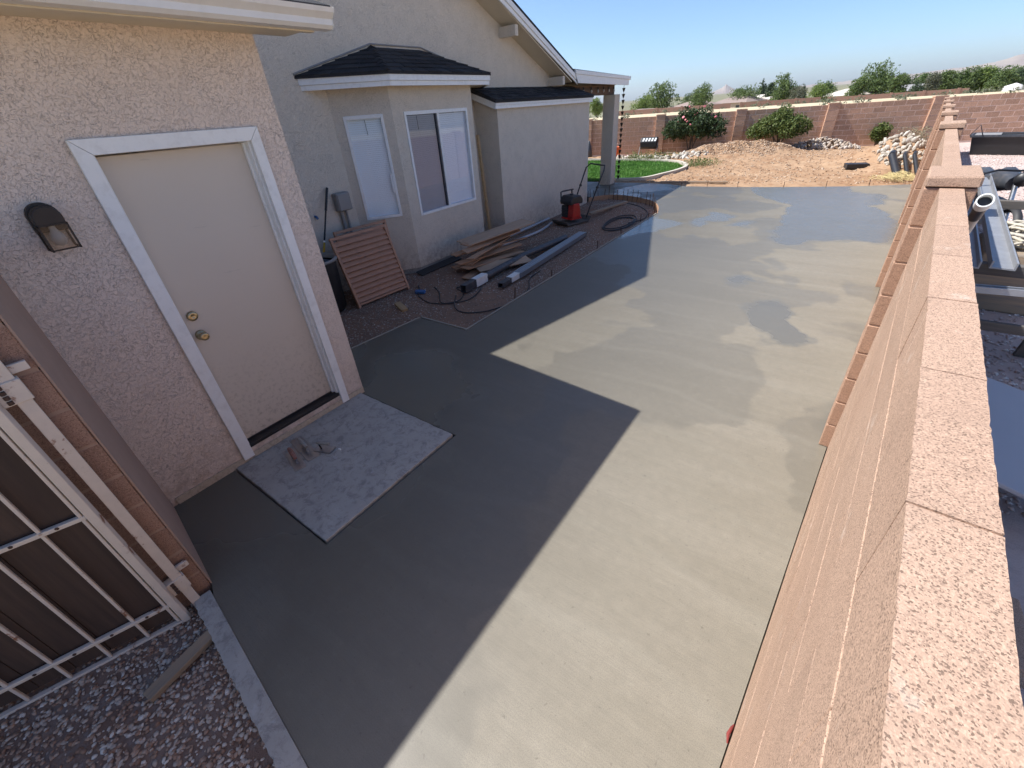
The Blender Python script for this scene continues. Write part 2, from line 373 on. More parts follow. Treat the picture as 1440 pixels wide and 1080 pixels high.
def leaf_mat(name, a, b, tr=.25):
    t = NT(name); col = t.mix(t.attr("rnd"), a, b); t.fin(col, .6, spec=.3)
    ts = t.n("ShaderNodeBsdfTranslucent"); t.l(col, ts.inputs[0]); mx = t.n("ShaderNodeMixShader"); mx.inputs[0].default_value = tr
    t.l(t.b.outputs[0], mx.inputs[1]); t.l(ts.outputs[0], mx.inputs[2]); t.l(mx.outputs[0], t.out.inputs[0]); return t.m
M_LEAF = {"green": leaf_mat("leaf_green", (0.076, 0.123, 0.037), (0.164, 0.212, 0.068)), "bright": leaf_mat("leaf_bright", (0.109, 0.168, 0.037), (0.218, 0.280, 0.074)),
          "dark": leaf_mat("leaf_dark", (0.041, 0.073, 0.037), (0.096, 0.129, 0.062)), "grey": leaf_mat("leaf_grey_green", (0.096, 0.112, 0.068), (0.191, 0.190, 0.123)),
          "rose": leaf_mat("leaf_rose_bush", (0.024, 0.050, 0.018), (0.082, 0.112, 0.044)), "bush": leaf_mat("leaf_bush", (0.068, 0.107, 0.025), (0.164, 0.190, 0.055)),
          "pale": leaf_mat("leaf_pale_weed", (0.232, 0.212, 0.123), (0.369, 0.313, 0.210))}
M_BARK = plain("bark", (.13, .095, .07), .9, var=.25, scale=12, bump=.5)
M_PETAL = plain("pink_petal", (.62, .17, .19), .6, var=.2, scale=3)
M_PETALR = plain("red_petal", (.48, .04, .06), .6, var=.2, scale=3)

# ------------------------------------------------------------------ scatter helpers
def stones(n, pts, smin, smax, flat=.6, seg=0):
    """joined stones; pts (n,3) base positions"""
    if seg == 0:
        base = np.array([(1,0,0),(-.5,.87,0),(-.5,-.87,0),(.2,.1,.9),(0,0,-.7)], float); F = np.array([(0,1,3),(1,2,3),(2,0,3),(1,0,4),(2,1,4),(0,2,4)])
    else:
        bm_ = bmesh.new(); bmesh.ops.create_icosphere(bm_, subdivisions=1, radius=1); base = np.array([v.co[:] for v in bm_.verts]); F = np.array([[v.index for v in f.verts] for f in bm_.faces]); bm_.free()
    k = len(base); s = rng.uniform(smin, smax, n) ** 1.0; V = np.repeat(base[None], n, 0) * (1 + rng.uniform(-.28, .28, (n, k, 1)))
    V = V * (s[:, None, None] * np.stack([np.ones(n), rng.uniform(.55, 1, n), flat * rng.uniform(.5, 1.1, n)], 1)[:, None, :])
    tl = rng.uniform(-.5, .5, n); c, sn = np.cos(tl)[:, None], np.sin(tl)[:, None]
    V = np.stack([V[..., 0] * c - V[..., 2] * sn, V[..., 1], V[..., 0] * sn + V[..., 2] * c], -1)
    a = rng.uniform(0, 2 * np.pi, n); c, sn = np.cos(a)[:, None], np.sin(a)[:, None]
    V = np.stack([V[..., 0] * c - V[..., 1] * sn, V[..., 0] * sn + V[..., 1] * c, V[..., 2]], -1) + np.asarray(pts)[:, None, :]
    return V.reshape(-1, 3), (F[None] + (np.arange(n) * k)[:, None, None]).reshape(-1, 3), np.repeat(rng.random(n), k)
def in_poly(P, poly):
    x, y = P[:, 0], P[:, 1]; ins = np.zeros(len(P), bool); n = len(poly)
    for i in range(n):
        x0, y0 = poly[i]; x1, y1 = poly[(i + 1) % n]
        c = ((y0 > y) != (y1 > y)) & (x < (x1 - x0) * (y - y0) / (y1 - y0 + 1e-12) + x0); ins ^= c
    return ins
def scatter_poly(poly, n):
    p = np.array(poly); lo, hi = p.min(0), p.max(0); out = np.zeros((0, 2))
    while len(out) < n:
        q = rng.uniform(lo, hi, (n * 2, 2)); out = np.vstack([out, q[in_poly(q, poly)]])
    return out[:n]
def vnoise(x, y, f=1.0, seed=0):
    r = np.random.default_rng(seed); s = np.zeros_like(x)
    for k in range(7):
        a = r.uniform(0, 6.28); w = f * (1 + k * .55); s += np.sin((x * np.cos(a) + y * np.sin(a)) * w + r.uniform(0, 6.28)) / (1 + k * .5)
    return s / 3.0
def H2(v, u): w = Wd(v, u); return (w.x, w.y)

# ------------------------------------------------------------------ ground and far terrain
def ground_z(r):
    return -.16 - 4.4 * np.clip((r - 96) / 110, 0, 1) ** 1.2
rs = np.array([0, 20, 40, 60, 80, 96, 104, 115, 128, 145, 170, 206, 260, 400, 800, 1600, 3200, 7000, 14000.]); na = 96
V = [(0, 0, -.16)]; F = []
for i, r in enumerate(rs[1:]):
    for k in range(na):
        a = 2 * math.pi * k / na; V.append((r * math.cos(a), r * math.sin(a), float(ground_z(np.array(r)))))
m = MB(); fs = [(0, 1 + k, 1 + (k + 1) % na) for k in range(na)]
for i in range(len(rs) - 2):
    for k in range(na): a = 1 + i * na; fs.append((a + k, a + na + k, a + na + (k + 1) % na, a + (k + 1) % na))
cut = 12 * na    # near field, then scrubby plain from 200 m on
m.add(V, fs[:cut - na], True); tag(m.build("ground", M_FIELD), kind="structure")
m = MB(); m.add(V, fs[cut - na:], True); tag(m.build("far_plain", ground_mat("scrub_plain", (.20, .19, .12), (.26, .24, .15), (.12, .14, .08), .02, .2)), kind="structure")
# distant hills: a real ridge with depth, 5 to 9 km out
def ridge(name, prof, dist, depth, mat):
    az = np.array([p[0] for p in prof]); el = np.array([p[1] for p in prof]); A = np.linspace(az[0], az[-1], 160); E_ = np.interp(A, az, el)
    rows = 9; V = []
    for j in range(rows):
        tt = j / (rows - 1); s = math.sin(math.pi * tt) ** .8
        for k, a in enumerate(A):
            d = dist + depth * (tt - .5); h = -5 + (math.tan(R(E_[k])) * dist + 7.2) * s + (9 * s * math.sin(k * .9 + j * 2.1) + 6 * s * math.sin(k * .37 - j * 1.3)) * .35
            V.append((d * math.sin(R(a)), d * math.cos(R(a)), h))
    n = len(A); F = [(j * n + k, j * n + k + 1, (j + 1) * n + k + 1, (j + 1) * n + k) for j in range(rows - 1) for k in range(n - 1)]
    mm = MB(); mm.add(V, F, True); return tag(mm.build(name, mat), kind="structure")
M_HILL = ground_mat("dry_hill", (.30, .25, .22), (.36, .31, .26), (.22, .19, .16), .004, .2)
ridge("hills", [(-14, -.3), (-11, .05), (-8.8, .12), (-6.6, .16), (-4.1, .2), (-1.7, .34), (0, .42), (1.7, .55), (2.9, .72), (3.55, .98), (4.3, .95), (6, .7), (9, .9), (13, .4), (18, .1)], 6500, 2400, M_HILL)
ridge("far_peak", [(-19.6, -.3), (-18.6, .2), (-17.9, .46), (-17.55, .72), (-17.2, .50), (-16.6, .2), (-15.8, -.3)], 7500, 1200, M_HILL)

# ------------------------------------------------------------------ slab, landing, forms
CURVE = [(-2.24, 9.79), (-1.94, 10.08), (-1.52, 10.06), (-1.04, 9.85), (-.56, 9.48), (-.23, 8.93)]
def smooth_curve(pts, k=6):
    P = [Vector((*p, 0)) for p in pts]; out = []
    for i in range(len(P) - 1):
        a = P[max(0, i - 1)]; b = P[i]; c = P[i + 1]; d = P[min(len(P) - 1, i + 2)]
        for j in range(k):
            t = j / k; q = .5 * ((2 * b) + (c - a) * t + (2 * a - 5 * b + 4 * c - d) * t * t + (3 * b - a - 3 * c + d) * t ** 3); out.append((q.x, q.y))
    out.append(tuple(pts[-1])); return out
CURVE_S = smooth_curve([(-2.36, 9.5)] + CURVE + [(.01, 8.19)])
slab = [H2(.003, -1.66), H2(.88, -1.775), H2(.96, -1.80), H2(2.09, -1.92), H2(3.30, -2.05), (.15, -.55), (.15, 14.86), (-1.0, 14.24), (-2.47, 13.735), (-3.61, 13.426), (-4.806, 13.229),
        H2(-1.0, 12.05), H2(-1.93, 12.14), H2(-2.71, 12.10), H2(-7, 12.3), H2(-7, 9.66), H2(-2.36, 9.66)] + [H2(*p) for p in CURVE_S[1:]] + \
       [H2(.03, 1.494), H2(-.771, 1.494), H2(-.865, .509), H2(-.90, .004), H2(.003, .004), H2(.003, -.03), H2(1.215, -.035), H2(1.215, -1.245), H2(.003, -1.235)]
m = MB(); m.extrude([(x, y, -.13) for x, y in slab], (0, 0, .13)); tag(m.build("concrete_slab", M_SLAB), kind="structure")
# old landing, edge chipped
m = MB(); pts = []
def chip(a, b, n):
    for i in range(n):
        t = i / n; j = rng.normal(0, .0018) if 0 < i else 0
        d = Vector((b[0] - a[0], b[1] - a[1])).normalized(); pts.append((a[0] + (b[0] - a[0]) * t - d.y * j, a[1] + (b[1] - a[1]) * t + d.x * j))
LA, LB, LC, LD = (.012, -1.222), (1.198, -1.232), (1.196, -.05), (.012, -.044)
chip(LA, LB, 26); chip(LB, LC, 40); chip(LC, LD, 22); chip(LD, LA, 8)
m.extrude([tuple(Wd(v, u, -.12)) for v, u in pts], (0, 0, .134))
o = m.build("door_landing", M_OLD, bevel=.006); tag(o, "weathered grey concrete landing square in front of the tan door", "landing")
# kerb strip at near end
def strip(name, a, b, w, z0, z1, mat, lab, cat, jit=0, grp=None):
    a = Vector((*H2(*a), 0)); b = Vector((*H2(*b), 0)); d = (b - a); L = d.length; d.normalize(); nrm = Vector((-d.y, d.x, 0))
    e = empty(name, a, math.atan2(d.y, d.x)); e = None
    return a, b, d, nrm, L
def bar(name, a, b, w, z0, z1, mat, lab, cat, side=1, n=1, jit=0.0, grp=None, bevel=.003):
    a = Vector((*H2(*a), 0)); b = Vector((*H2(*b), 0)); d = b - a; L = d.length; ang = math.atan2(d.y, d.x); mm = MB()
    y0, y1 = (0, w * side) if side > 0 else (w * side, 0)
    top = []; 
    if n == 1: mm.box(0, L, y0, y1, z0, z1)
    else:
        P = [(L * i / n, y0 + rng.normal(0, jit)) for i in range(n + 1)] + [(L * i / n, y1) for i in range(n, -1, -1)]
        mm.extrude([(x, y, z0) for x, y in P], (0, 0, z1 - z0))
    o = mm.build(name, mat, bevel=bevel, loc=a); o.rotation_euler.z = ang
    return tag(o, lab, cat, grp)
bar("concrete_kerb", (.905, -1.795), (3.28, -2.05), .085, -.12, .006, M_OLD, "narrow grey concrete kerb between the new slab and the dark gravel", "kerb", -1, 150, .003)
bar("form_board", (-.865, .50), (-.771, 1.50), .022, -.13, .006, M_FORM, "short form board edging the slab beside the brown louvre panel", "form board", 1, grp="form boards around the planting bed")
bar("form_board", (-.771, 1.516), (.03, 1.516), .02, -.13, .004, M_FORM, "short form board running across the end of the planting bed", "form board", 1, grp="form boards around the planting bed")
bar("form_board", (.012, 1.50), (-.008, 8.19), .022, -.13, .006, M_FORM, "long straight form board between gravel bed and new slab", "form board", 1, grp="form boards around the planting bed")
m = MB(); cs = [Wd(v, u) for v, u in CURVE_S]
inn = []
for i, p in enumerate(cs):
    d = (cs[min(i + 1, len(cs) - 1)] - cs[max(i - 1, 0)]).normalized(); inn.append(p + Vector((d.y, -d.x, 0)) * .012)
for i in range(len(cs) - 1): m.extrude([(*cs[i].xy, -.13), (*cs[i + 1].xy, -.13), (*inn[i + 1].xy, -.13), (*inn[i].xy, -.13)], (0, 0, .135))
tag(m.build("form_board", M_PICKET), "thin bent form board curving round the far end of the bed", "form board", "form boards around the planting bed")

# ------------------------------------------------------------------ planting bed and near gravel
bedp = [(-3.0, -.02), (-.88, -.02), (-.86, .50), (-.77, 1.51), (.02, 1.51), (0, 8.19)] + CURVE_S[::-1][1:] + [(-3.0, 9.6)]
m = MB(); N = 64; gx = np.linspace(-3.1, .02, 40); gy = np.linspace(-.2, 10.3, 110); X, Y = np.meshgrid(gx, gy)
Z = -.105 + .018 * vnoise(X, Y, 2.3, 3) + .008 * vnoise(X, Y, 9, 4) - .01
Z += .16 * np.exp(-(((X + 1.35) / .55) ** 2 + ((Y - 8.75) / .5) ** 2)) + .05 * np.exp(-(((X + 1.5) / .5) ** 2 + ((Y - 1.5) / .6) ** 2))
bedz = lambda v, u: float(-.115 + .018 * vnoise(np.array([v]), np.array([u]), 2.3, 3)[0] + .008 * vnoise(np.array([v]), np.array([u]), 9, 4)[0] + .16 * math.exp(-(((v + 1.35) / .55) ** 2 + ((u - 8.75) / .5) ** 2)) + .05 * math.exp(-(((v + 1.5) / .5) ** 2 + ((u - 1.5) / .6) ** 2)))
V = [tuple(Wd(x, y, z)) for x, y, z in zip(X.ravel(), Y.ravel(), Z.ravel())]; nx = len(gx)
F = []
for j in range(len(gy) - 1):
    for i in range(nx - 1):
        c = ((gx[i] + gx[i + 1]) / 2, (gy[j] + gy[j + 1]) / 2)
        if in_poly(np.array([c]), [(-3.2, -.3), (-.86, -.3), (-.83, .5), (-.74, 1.5), (.01, 1.5), (.01, 8.3)] + [(a + .03, b + .03) for a, b in CURVE_S[::-1]] + [(-3.2, 10)])[0]: F.append((j * nx + i, j * nx + i + 1, (j + 1) * nx + i + 1, (j + 1) * nx + i))
m.add(V, F, True); tag(m.build("planting_bed_soil", M_BED, fix=False), kind="structure")
P = scatter_poly(bedp, 34000); dens = vnoise(P[:, 0], P[:, 1], 1.6, 11)
keep = (dens > -.35) | (rng.random(len(P)) < .3); P = P[keep]
zz = -.115 + .018 * vnoise(P[:, 0], P[:, 1], 2.3, 3) + .008 * vnoise(P[:, 0], P[:, 1], 9, 4) + .16 * np.exp(-(((P[:, 0] + 1.35) / .55) ** 2 + ((P[:, 1] - 8.75) / .5) ** 2)) + .05 * np.exp(-(((P[:, 0] + 1.5) / .5) ** 2 + ((P[:, 1] - 1.5) / .6) ** 2))
W3 = np.array([Wd(a, b, c) for (a, b), c in zip(P, zz)])
Vv, Ff, at = stones(len(W3), W3, .007, .02)
tag(np_obj("bed_gravel", Vv, Ff, M_STONE_B, attr=at), "loose brown gravel spread over the planting bed beside the house", "gravel", kind="stuff")
# near-left patch under the gate
nearp = [(-.6, -1.86), (.9, -1.88), (2.1, -2.0), (3.2, -2.14), (3.2, -3.4), (-.6, -3.4)]
gx = np.linspace(-.8, 3.3, 60); gy = np.linspace(-3.6, -1.80, 40); X, Y = np.meshgrid(gx, gy); Z = -.058 + .014 * vnoise(X, Y, 4, 21) + .006 * vnoise(X, Y, 17, 22)
V = [tuple(Wd(x, min(y, -1.795 - max(0, x - .9) * .107 - .03), z)) for x, y, z in zip(X.ravel(), Y.ravel(), Z.ravel())]; nx = len(gx)
m = MB(); m.add(V, [(j * nx + i, j * nx + i + 1, (j + 1) * nx + i + 1, (j + 1) * nx + i) for j in range(len(gy) - 1) for i in range(nx - 1)], True)
tag(m.build("gate_path_soil", M_NEARSOIL, fix=False), kind="structure")
P = scatter_poly(nearp, 21000); dn = vnoise(P[:, 0], P[:, 1], 3.0, 31); keep = (dn > -.12) | (rng.random(len(P)) < .3); P = P[keep]
zz = -.054 + .014 * vnoise(P[:, 0], P[:, 1], 4, 21) + .006 * vnoise(P[:, 0], P[:, 1], 17, 22)
W3 = np.array([Wd(a, b, c) for (a, b), c in zip(P, zz)])
Vv, Ff, at = stones(len(W3), W3, .004, .015, .5, 1)
tag(np_obj("gate_path_gravel", Vv, Ff, M_STONE_D, attr=at, smooth=False), "dark crushed gravel and chips on the ground below the open gate", "gravel", kind="stuff")

# ------------------------------------------------------------------ yard dirt, lawn, neighbour ground
FA = Vector((-.63, 25.0, 0)); FANG = R(20.2); FD = Vector((-math.cos(FANG), -math.sin(FANG), 0))   # far wall line
def mounds(X, Y):
    z = .13 * np.exp(-(((X + 3.5) / 3.0) ** 2 + ((Y - 19.5) / 3) ** 2)) - .02
    z = z + .36 * np.exp(-(((X + 5.6) / 1.15) ** 2 + ((Y - 20.6) / .95) ** 2)) + .28 * np.exp(-(((X + 4.55) / .8) ** 2 + ((Y - 21.6) / .8) ** 2)) + .35 * np.exp(-(((X + 6.9) / 1.0) ** 2 + ((Y - 19.9) / .8) ** 2))
    z = z + .58 * np.exp(-(((X + .30) / .70) ** 2 + ((Y - 18.3) / 1.5) ** 2)) + .30 * np.exp(-(((X + 1.2) / .8) ** 2 + ((Y - 18.5) / .8) ** 2))
    return z * (1 + .30 * vnoise(X, Y, 2.6, 71) + .14 * vnoise(X, Y, 7, 72)) 
gx = np.linspace(-13, .16, 220); gy = np.linspace(12.6, 25.6, 220); X, Y = np.meshgrid(gx, gy)
Z = mounds(X, Y) + .03 * vnoise(X, Y, 1.5, 41) + .03 * vnoise(X, Y, 6, 42) + .018 * vnoise(X, Y, 15, 43) - .03
edge = np.interp(X, [-13, -7, -4.8, -3.61, -2.47, -1, .2], [12.3, 12.8, 13.23, 13.43, 13.74, 14.24, 14.86])
Z = np.where(Y < edge + .25, np.minimum(Z, -.045), Z)
lawnp = [(-7.75, 13.75), (-6.7, 14.15), (-6.42, 15.2), (-6.30, 16.3), (-6.45, 17.3), (-7.1, 18.3), (-8.0, 18.75), (-9.4, 18.85), (-11, 18.75), (-14, 18.6), (-14, 12.9), (-9, 13.3)]
Z = np.where(in_poly(np.stack([X.ravel(), Y.ravel()], 1), lawnp).reshape(X.shape), -.09, Z)
nx = len(gx); m = MB(); m.add(list(zip(X.ravel(), Y.ravel(), Z.ravel())), [(j * nx + i, j * nx + i + 1, (j + 1) * nx + i + 1, (j + 1) * nx + i) for j in range(len(gy) - 1) for i in range(nx - 1)], True)
tag(m.build("yard_dirt", M_DIRT, fix=False), kind="structure")
def yz(x, y): 
    x = np.asarray(x, float); y = np.asarray(y, float)
    return mounds(x, y) + .03 * vnoise(x, y, 1.5, 41) + .03 * vnoise(x, y, 6, 42) + .018 * vnoise(x, y, 15, 43) - .03
P = np.vstack([scatter_poly([(-7, 13.6), (.1, 15.1), (.1, 24.8), (-9.5, 21)], 5000), scatter_poly([(-8.2, 18.8), (-4.2, 20), (-3.8, 22), (-7.4, 22.0)], 6000)])
P = P[~in_poly(P, lawnp)]; P = P[P[:, 1] > np.interp(P[:, 0], [-13, -7, -4.8, -3.61, -2.47, -1, .2], [12.3, 12.8, 13.23, 13.43, 13.74, 14.24, 14.86]) + .15]
W3 = np.column_stack([P, yz(P[:, 0], P[:, 1])]); Vv, Ff, at = stones(len(W3), W3, .012, .062)
tag(np_obj("dirt_clods", Vv, Ff, M_CLOD, attr=at), "loose clods and pebbles over the bare dirt yard and mounds", "dirt", kind="stuff")
m = MB(); m.extrude([(x, y, -.12) for x, y in lawnp], (0, 0, .10)); tag(m.build("lawn", M_LAWNSOIL), kind="structure")
P = scatter_poly(lawnp, 60000); n = len(P); a = rng.uniform(0, 6.28, n); h = rng.uniform(.03, .07, n); w = rng.uniform(.004, .009, n); ln = rng.normal(0, .025, (n, 2))
V3 = np.zeros((n, 3, 3)); V3[:, 0] = np.column_stack([P[:, 0] - w * np.cos(a), P[:, 1] - w * np.sin(a), np.full(n, -.022)]); V3[:, 1] = np.column_stack([P[:, 0] + w * np.cos(a), P[:, 1] + w * np.sin(a), np.full(n, -.022)])
V3[:, 2] = np.column_stack([P[:, 0] + ln[:, 0], P[:, 1] + ln[:, 1], h - .02]); rn = np.clip(.5 + .3 * vnoise(P[:, 0], P[:, 1], 2, 51) + rng.normal(0, .18, n), 0, 1)
tag(np_obj("lawn_grass", V3.reshape(-1, 3), np.arange(3 * n).reshape(-1, 3), M_GRASS, attr=np.repeat(rn, 3)), "short green lawn grass behind the patio post", "grass", kind="stuff")
m = MB(); ep = smooth_curve(lawnp[:10], 8); ep = [Vector((x, y, 0)) for x, y in ep]; off = []
for i, p in enumerate(ep):
    d = (ep[min(i + 1, len(ep) - 1)] - ep[max(i - 1, 0)]).normalized(); off.append(p + Vector((d.y, -d.x, 0)) * .11)
for i in range(len(ep) - 1): m.extrude([(*ep[i].xy, -.13), (*ep[i + 1].xy, -.13), (*off[i + 1].xy, -.13), (*off[i].xy, -.13)], (0, 0, .19))
tag(m.build("lawn_kerb", plain("pale_kerb_concrete", (.50, .45, .37), .9, var=.12, scale=5)), "pale concrete mow kerb curving round the lawn", "kerb")
# neighbour's gravel yard
m = MB(); m.box(.2, 12, -1.5, 27.5, -.14, -.05); tag(m.build("neighbour_yard", M_NGROUND), kind="structure")
P = np.vstack([scatter_poly([(.27, 2.6), (2.6, 4), (3.2, 12), (.27, 12)], 9000), scatter_poly([(.3, 12), (3.2, 12), (4.6, 24.5), (.3, 24)], 7000)])
W3 = np.column_stack([P, np.full(len(P), -.045)]); Vv, Ff, at = stones(len(W3), W3, .012, .032)
tag(np_obj("neighbour_gravel", Vv, Ff, M_STONE_P, attr=at), "pale pink crushed gravel covering the neighbouring yard", "gravel", kind="stuff")

# ------------------------------------------------------------------ block walls
def block_mesh(name, L, T, Hh, mat, bev=.006, jit=.0):
    b = bmesh.new(); bmesh.ops.create_cube(b, size=1)
    for v in b.verts: v.co.x *= L; v.co.y *= T; v.co.z *= Hh
    bmesh.ops.bevel(b, geom=list(b.edges), offset=bev, segments=1, affect='EDGES')
    if jit:
        for v in b.verts: v.co += Vector(rng.normal(0, jit, 3))
    me = bpy.data.meshes.new(name); b.to_mesh(me); b.free(); me.materials.append(mat); return me
def rough_block(name, L, T, Hh, mat):
    """cap-course block with broken arrises"""
    b = bmesh.new(); bmesh.ops.create_cube(b, size=1); 
    for v in b.verts: v.co.x *= L; v.co.y *= T; v.co.z *= Hh
    bmesh.ops.subdivide_edges(b, edges=[e for e in b.edges if abs(e.verts[0].co.x - e.verts[1].co.x) > L * .5], cuts=28, use_grid_fill=True)
    ph = rng.uniform(0, 6, 6)
    for v in b.verts:
        k = rng.normal(0, .0007)
        if abs(v.co.x) < L * .49: v.co.y -= math.copysign(.0004 + abs(k), v.co.y); v.co.z += k * .5
        else: v.co.x += rng.normal(0, .0006)
    me = bpy.data.meshes.new(name); b.to_mesh(me); b.free(); me.materials.append(mat); return me
def place(name, me, loc, rot=(0, 0, 0), parent=None, scale=None):
    o = bpy.data.objects.new(name, me); o.location = loc; o.rotation_euler = rot
    if scale: o.scale = scale
    return link(o, parent)
# side wall: runs along +Y, 9 courses of 0.4155 x 0.19 blocks, 0.091 thick, leaning slightly to the yard
side = empty("side_block_wall", (.155, 0, 0)); side.rotation_euler.y = -.0147
tag(side, "long pinkish block wall with pilasters along the right edge of the slab", "wall")
BL, BT, BH, CP = .4155, .091, .1895, 9
ZB = [i * BH for i in range(CP)]
me_v = [block_mesh("block", BL - .0035, BT, BH - .0035, M_BLOCK_N, .0014, .0002) for _ in range(5)]
me_h = [block_mesh("block", BL / 2 - .0035, BT, BH - .0035, M_BLOCK_N, .0014, .0002) for _ in range(2)]
PILY = [3.10 + 3.67 * i for i in range(7)]
PTOP = [0, 0, -.07, -.12, -.15, -.18, -.20]
secs = [(.607 - 4 * BL, 3.10, 0)] + [(PILY[i] + .40, PILY[i + 1], PTOP[i + 1]) for i in range(5)]
mort = MB(); farm = MB()
for si, (y0, y1, dz) in enumerate(secs):
    mort.box(.0024, BT - .0024, y0, y1, -.1, CP * BH - .006 + dz)
    L = y1 - y0; nb = round(L / BL); bl = L / nb
    for c in range(CP):
        off = (c % 2 == CP % 2) * 0 + (0 if (CP - 1 - c) % 2 == 0 else .5)
        xs = [0] + [i + off for i in range(0 if off else 1, nb)] + [nb] if off else list(range(nb + 1))
        xs = sorted(set(xs))
        for a, b in zip(xs[:-1], xs[1:]):
            ya, yb = y0 + a * bl, y0 + b * bl
            if yb < -.7: continue
            zc = c * BH + BH / 2 + dz; loc = (BT / 2 + rng.normal(0, .0004), (ya + yb) / 2, zc)
            if si <= 2:
                if c == CP - 1 and si == 0: me = rough_block("block", BL - .0045, BT, BH - .004, M_BLOCK_N)
                else: me = me_h[rng.integers(2)] if b - a < .7 else me_v[rng.integers(5)]
                o = place("block", me, loc, (rng.normal(0, .0006), 0, math.pi / 2 + rng.normal(0, .0006)), side)
                o.scale.x = bl / BL
            else: farm.box(.0, BT, ya + .004, yb - .004, zc - BH / 2 + .004, zc + BH / 2 - .004)
mort.build("mortar", M_MORTAR, side); tag(farm.build("far_blocks", M_BLOCK_N, side), kind="stuff")
me_p = [block_mesh("block", .197, .40, BH - .006, M_BLOCK_P, .005, .0008) for _ in range(3)]
me_cap = block_mesh("cap_block", .205, .41, .05, M_BLOCK_N, .007, .0015)
for i, y in enumerate(PILY[:6]):
    pm = MB(); pm.box(-.05, .133, y + .006, y + .394, -.1, CP * BH - .004 + PTOP[i]); p = pm.build("pilaster", M_MORTAR, side)
    for c in range(CP): place("block", me_p[c % 3], (.0415, y + .2, c * BH + BH / 2 + PTOP[i]), (0, 0, math.pi * (c % 2)), p)
    place("cap_block", me_cap, (.043, y + .2, CP * BH + .025 + PTOP[i] + .001), (0, 0, 0), p)
# far wall
def wall_frame(s, z=0, off=0): return FA + FD * s + Vector((FD.y, -FD.x, 0)) * (-off) + Vector((0, 0, z))
far = empty("far_block_wall", FA, math.atan2(FD.y, FD.x))        # local x runs left along the wall, local +y towards the yard
tag(far, "red-brown block wall with pilasters across the back of the dirt yard", "wall")
FBL, FBH, FC = .40, .186, 8
fm = [block_mesh("block", FBL - .017, .10, FBH - .017, M_BLOCK_F, .004, .0008) for _ in range(4)]
fh = block_mesh("block", FBL / 2 - .012, .10, FBH - .011, M_BLOCK_F, .006, .002)
mort = MB(); mort.box(-5.6, 14.4, -.045, .046, -.2, FC * FBH - .012); mort.build("mortar", M_MORTAR_F, far)
farj = MB(); cnt = 0
for c in range(FC):
    x = -5.6 + (0 if c % 2 else -.2)
    while x < 14.2:
        zc = c * FBH + FBH / 2 + .002; xc = x + FBL / 2
        if -4.4 < xc < 9.9: place("block", fm[rng.integers(4)], (xc, rng.normal(0, .0008), zc), (0, 0, rng.normal(0, .0006)), far); cnt += 1
        else: farj.box(x + .006, x + FBL - .006, -.05, .05, zc - FBH / 2 + .006, zc + FBH / 2 - .006)
        x += FBL
tag(farj.build("end_blocks", M_BLOCK_F, far), kind="stuff")
mpil = [block_mesh("block", .40, .26, FBH - .01, M_BLOCK_F, .006, .002) for _ in range(2)]
for s in (-.62, 2.78, 6.15, 9.45, 12.8):
    pm = MB(); pm.box(s - .19, s + .19, -.1, .14, -.1, FC * FBH + .055); p = pm.build("pilaster", M_MORTAR_F, far)
    for c in range(FC): place("block", mpil[c % 2], (s, .02, c * FBH + FBH / 2), (0, 0, math.pi * (c % 2)), p)
    cb = block_mesh("cap_block", .42, .28, .05, M_BLOCK_F, .006); place("cap_block", cb, (s, .02, FC * FBH + .03), (0, 0, 0), p)

# ------------------------------------------------------------------ house
house = empty("house", HB, HA); tag(house, "tan stucco house with white trim, bay window and charcoal shingle roofs", "house")
def wall_holes(mb, org, ax, up_h, holes, L, depth_dir, reveal=.08):
    """flat wall of length L from org along ax (unit), height up_h list (z0,z1); holes (s0,s1,z0,z1); reveals go along depth_dir"""
    z0, z1 = up_h; S = sorted({0, L, *[h[0] for h in holes], *[h[1] for h in holes]}); Zs = sorted({z0, z1, *[h[2] for h in holes], *[h[3] for h in holes]})
    pt = lambda s, z, d=0: Vector(org) + Vector(ax) * s + Vector(depth_dir) * d + Vector((0, 0, z))
    for a, b in zip(S[:-1], S[1:]):
        for c, d in zip(Zs[:-1], Zs[1:]):
            if any(h[0] <= a and b <= h[1] and h[2] <= c and d <= h[3] for h in holes): continue
            mb.quad(pt(a, c), pt(b, c), pt(b, d), pt(a, d))
    for s0, s1, a, b in holes:
        r = reveal
        mb.quad(pt(s0, a), pt(s0, b), pt(s0, b, r), pt(s0, a, r)); mb.quad(pt(s1, a), pt(s1, a, r), pt(s1, b, r), pt(s1, b))
        mb.quad(pt(s0, a), pt(s0, a, r), pt(s1, a, r), pt(s1, a)); mb.quad(pt(s0, b), pt(s1, b), pt(s1, b, r), pt(s0, b, r))
    return mb
# garage block
m = MB(); wall_holes(m, (0, -6, 0), (0, 1, 0), (-.12, 2.70), [(6 - 1.085, 6 - .225, .10, 2.135)], 6, (-1, 0, 0), .14)
m.quad((0, 0, -.12), (-2.9, 0, -.12), (-2.9, 0, 3.6), (-1.2, 0, 3.12), (0, 0, 2.70))
m.quad((0, -6, -.12), (0, -6, 2.7), (-8, -6, 2.7), (-8, -6, -.12))
m.build("garage_wall", M_STUC, house, fix=False)
M_BASE = plain("dusty_cream_base", (.52, .43, .33), .9, var=.15, scale=18, dirt=.5)
for ya, yb in ((-1.62, -1.09), (-1.085, -.225), (-.22, -.003)):
    m = MB(); m.box(-.004, .012, ya, yb, -.02, .055); m.build("wall_base_strip", M_BASE, house)
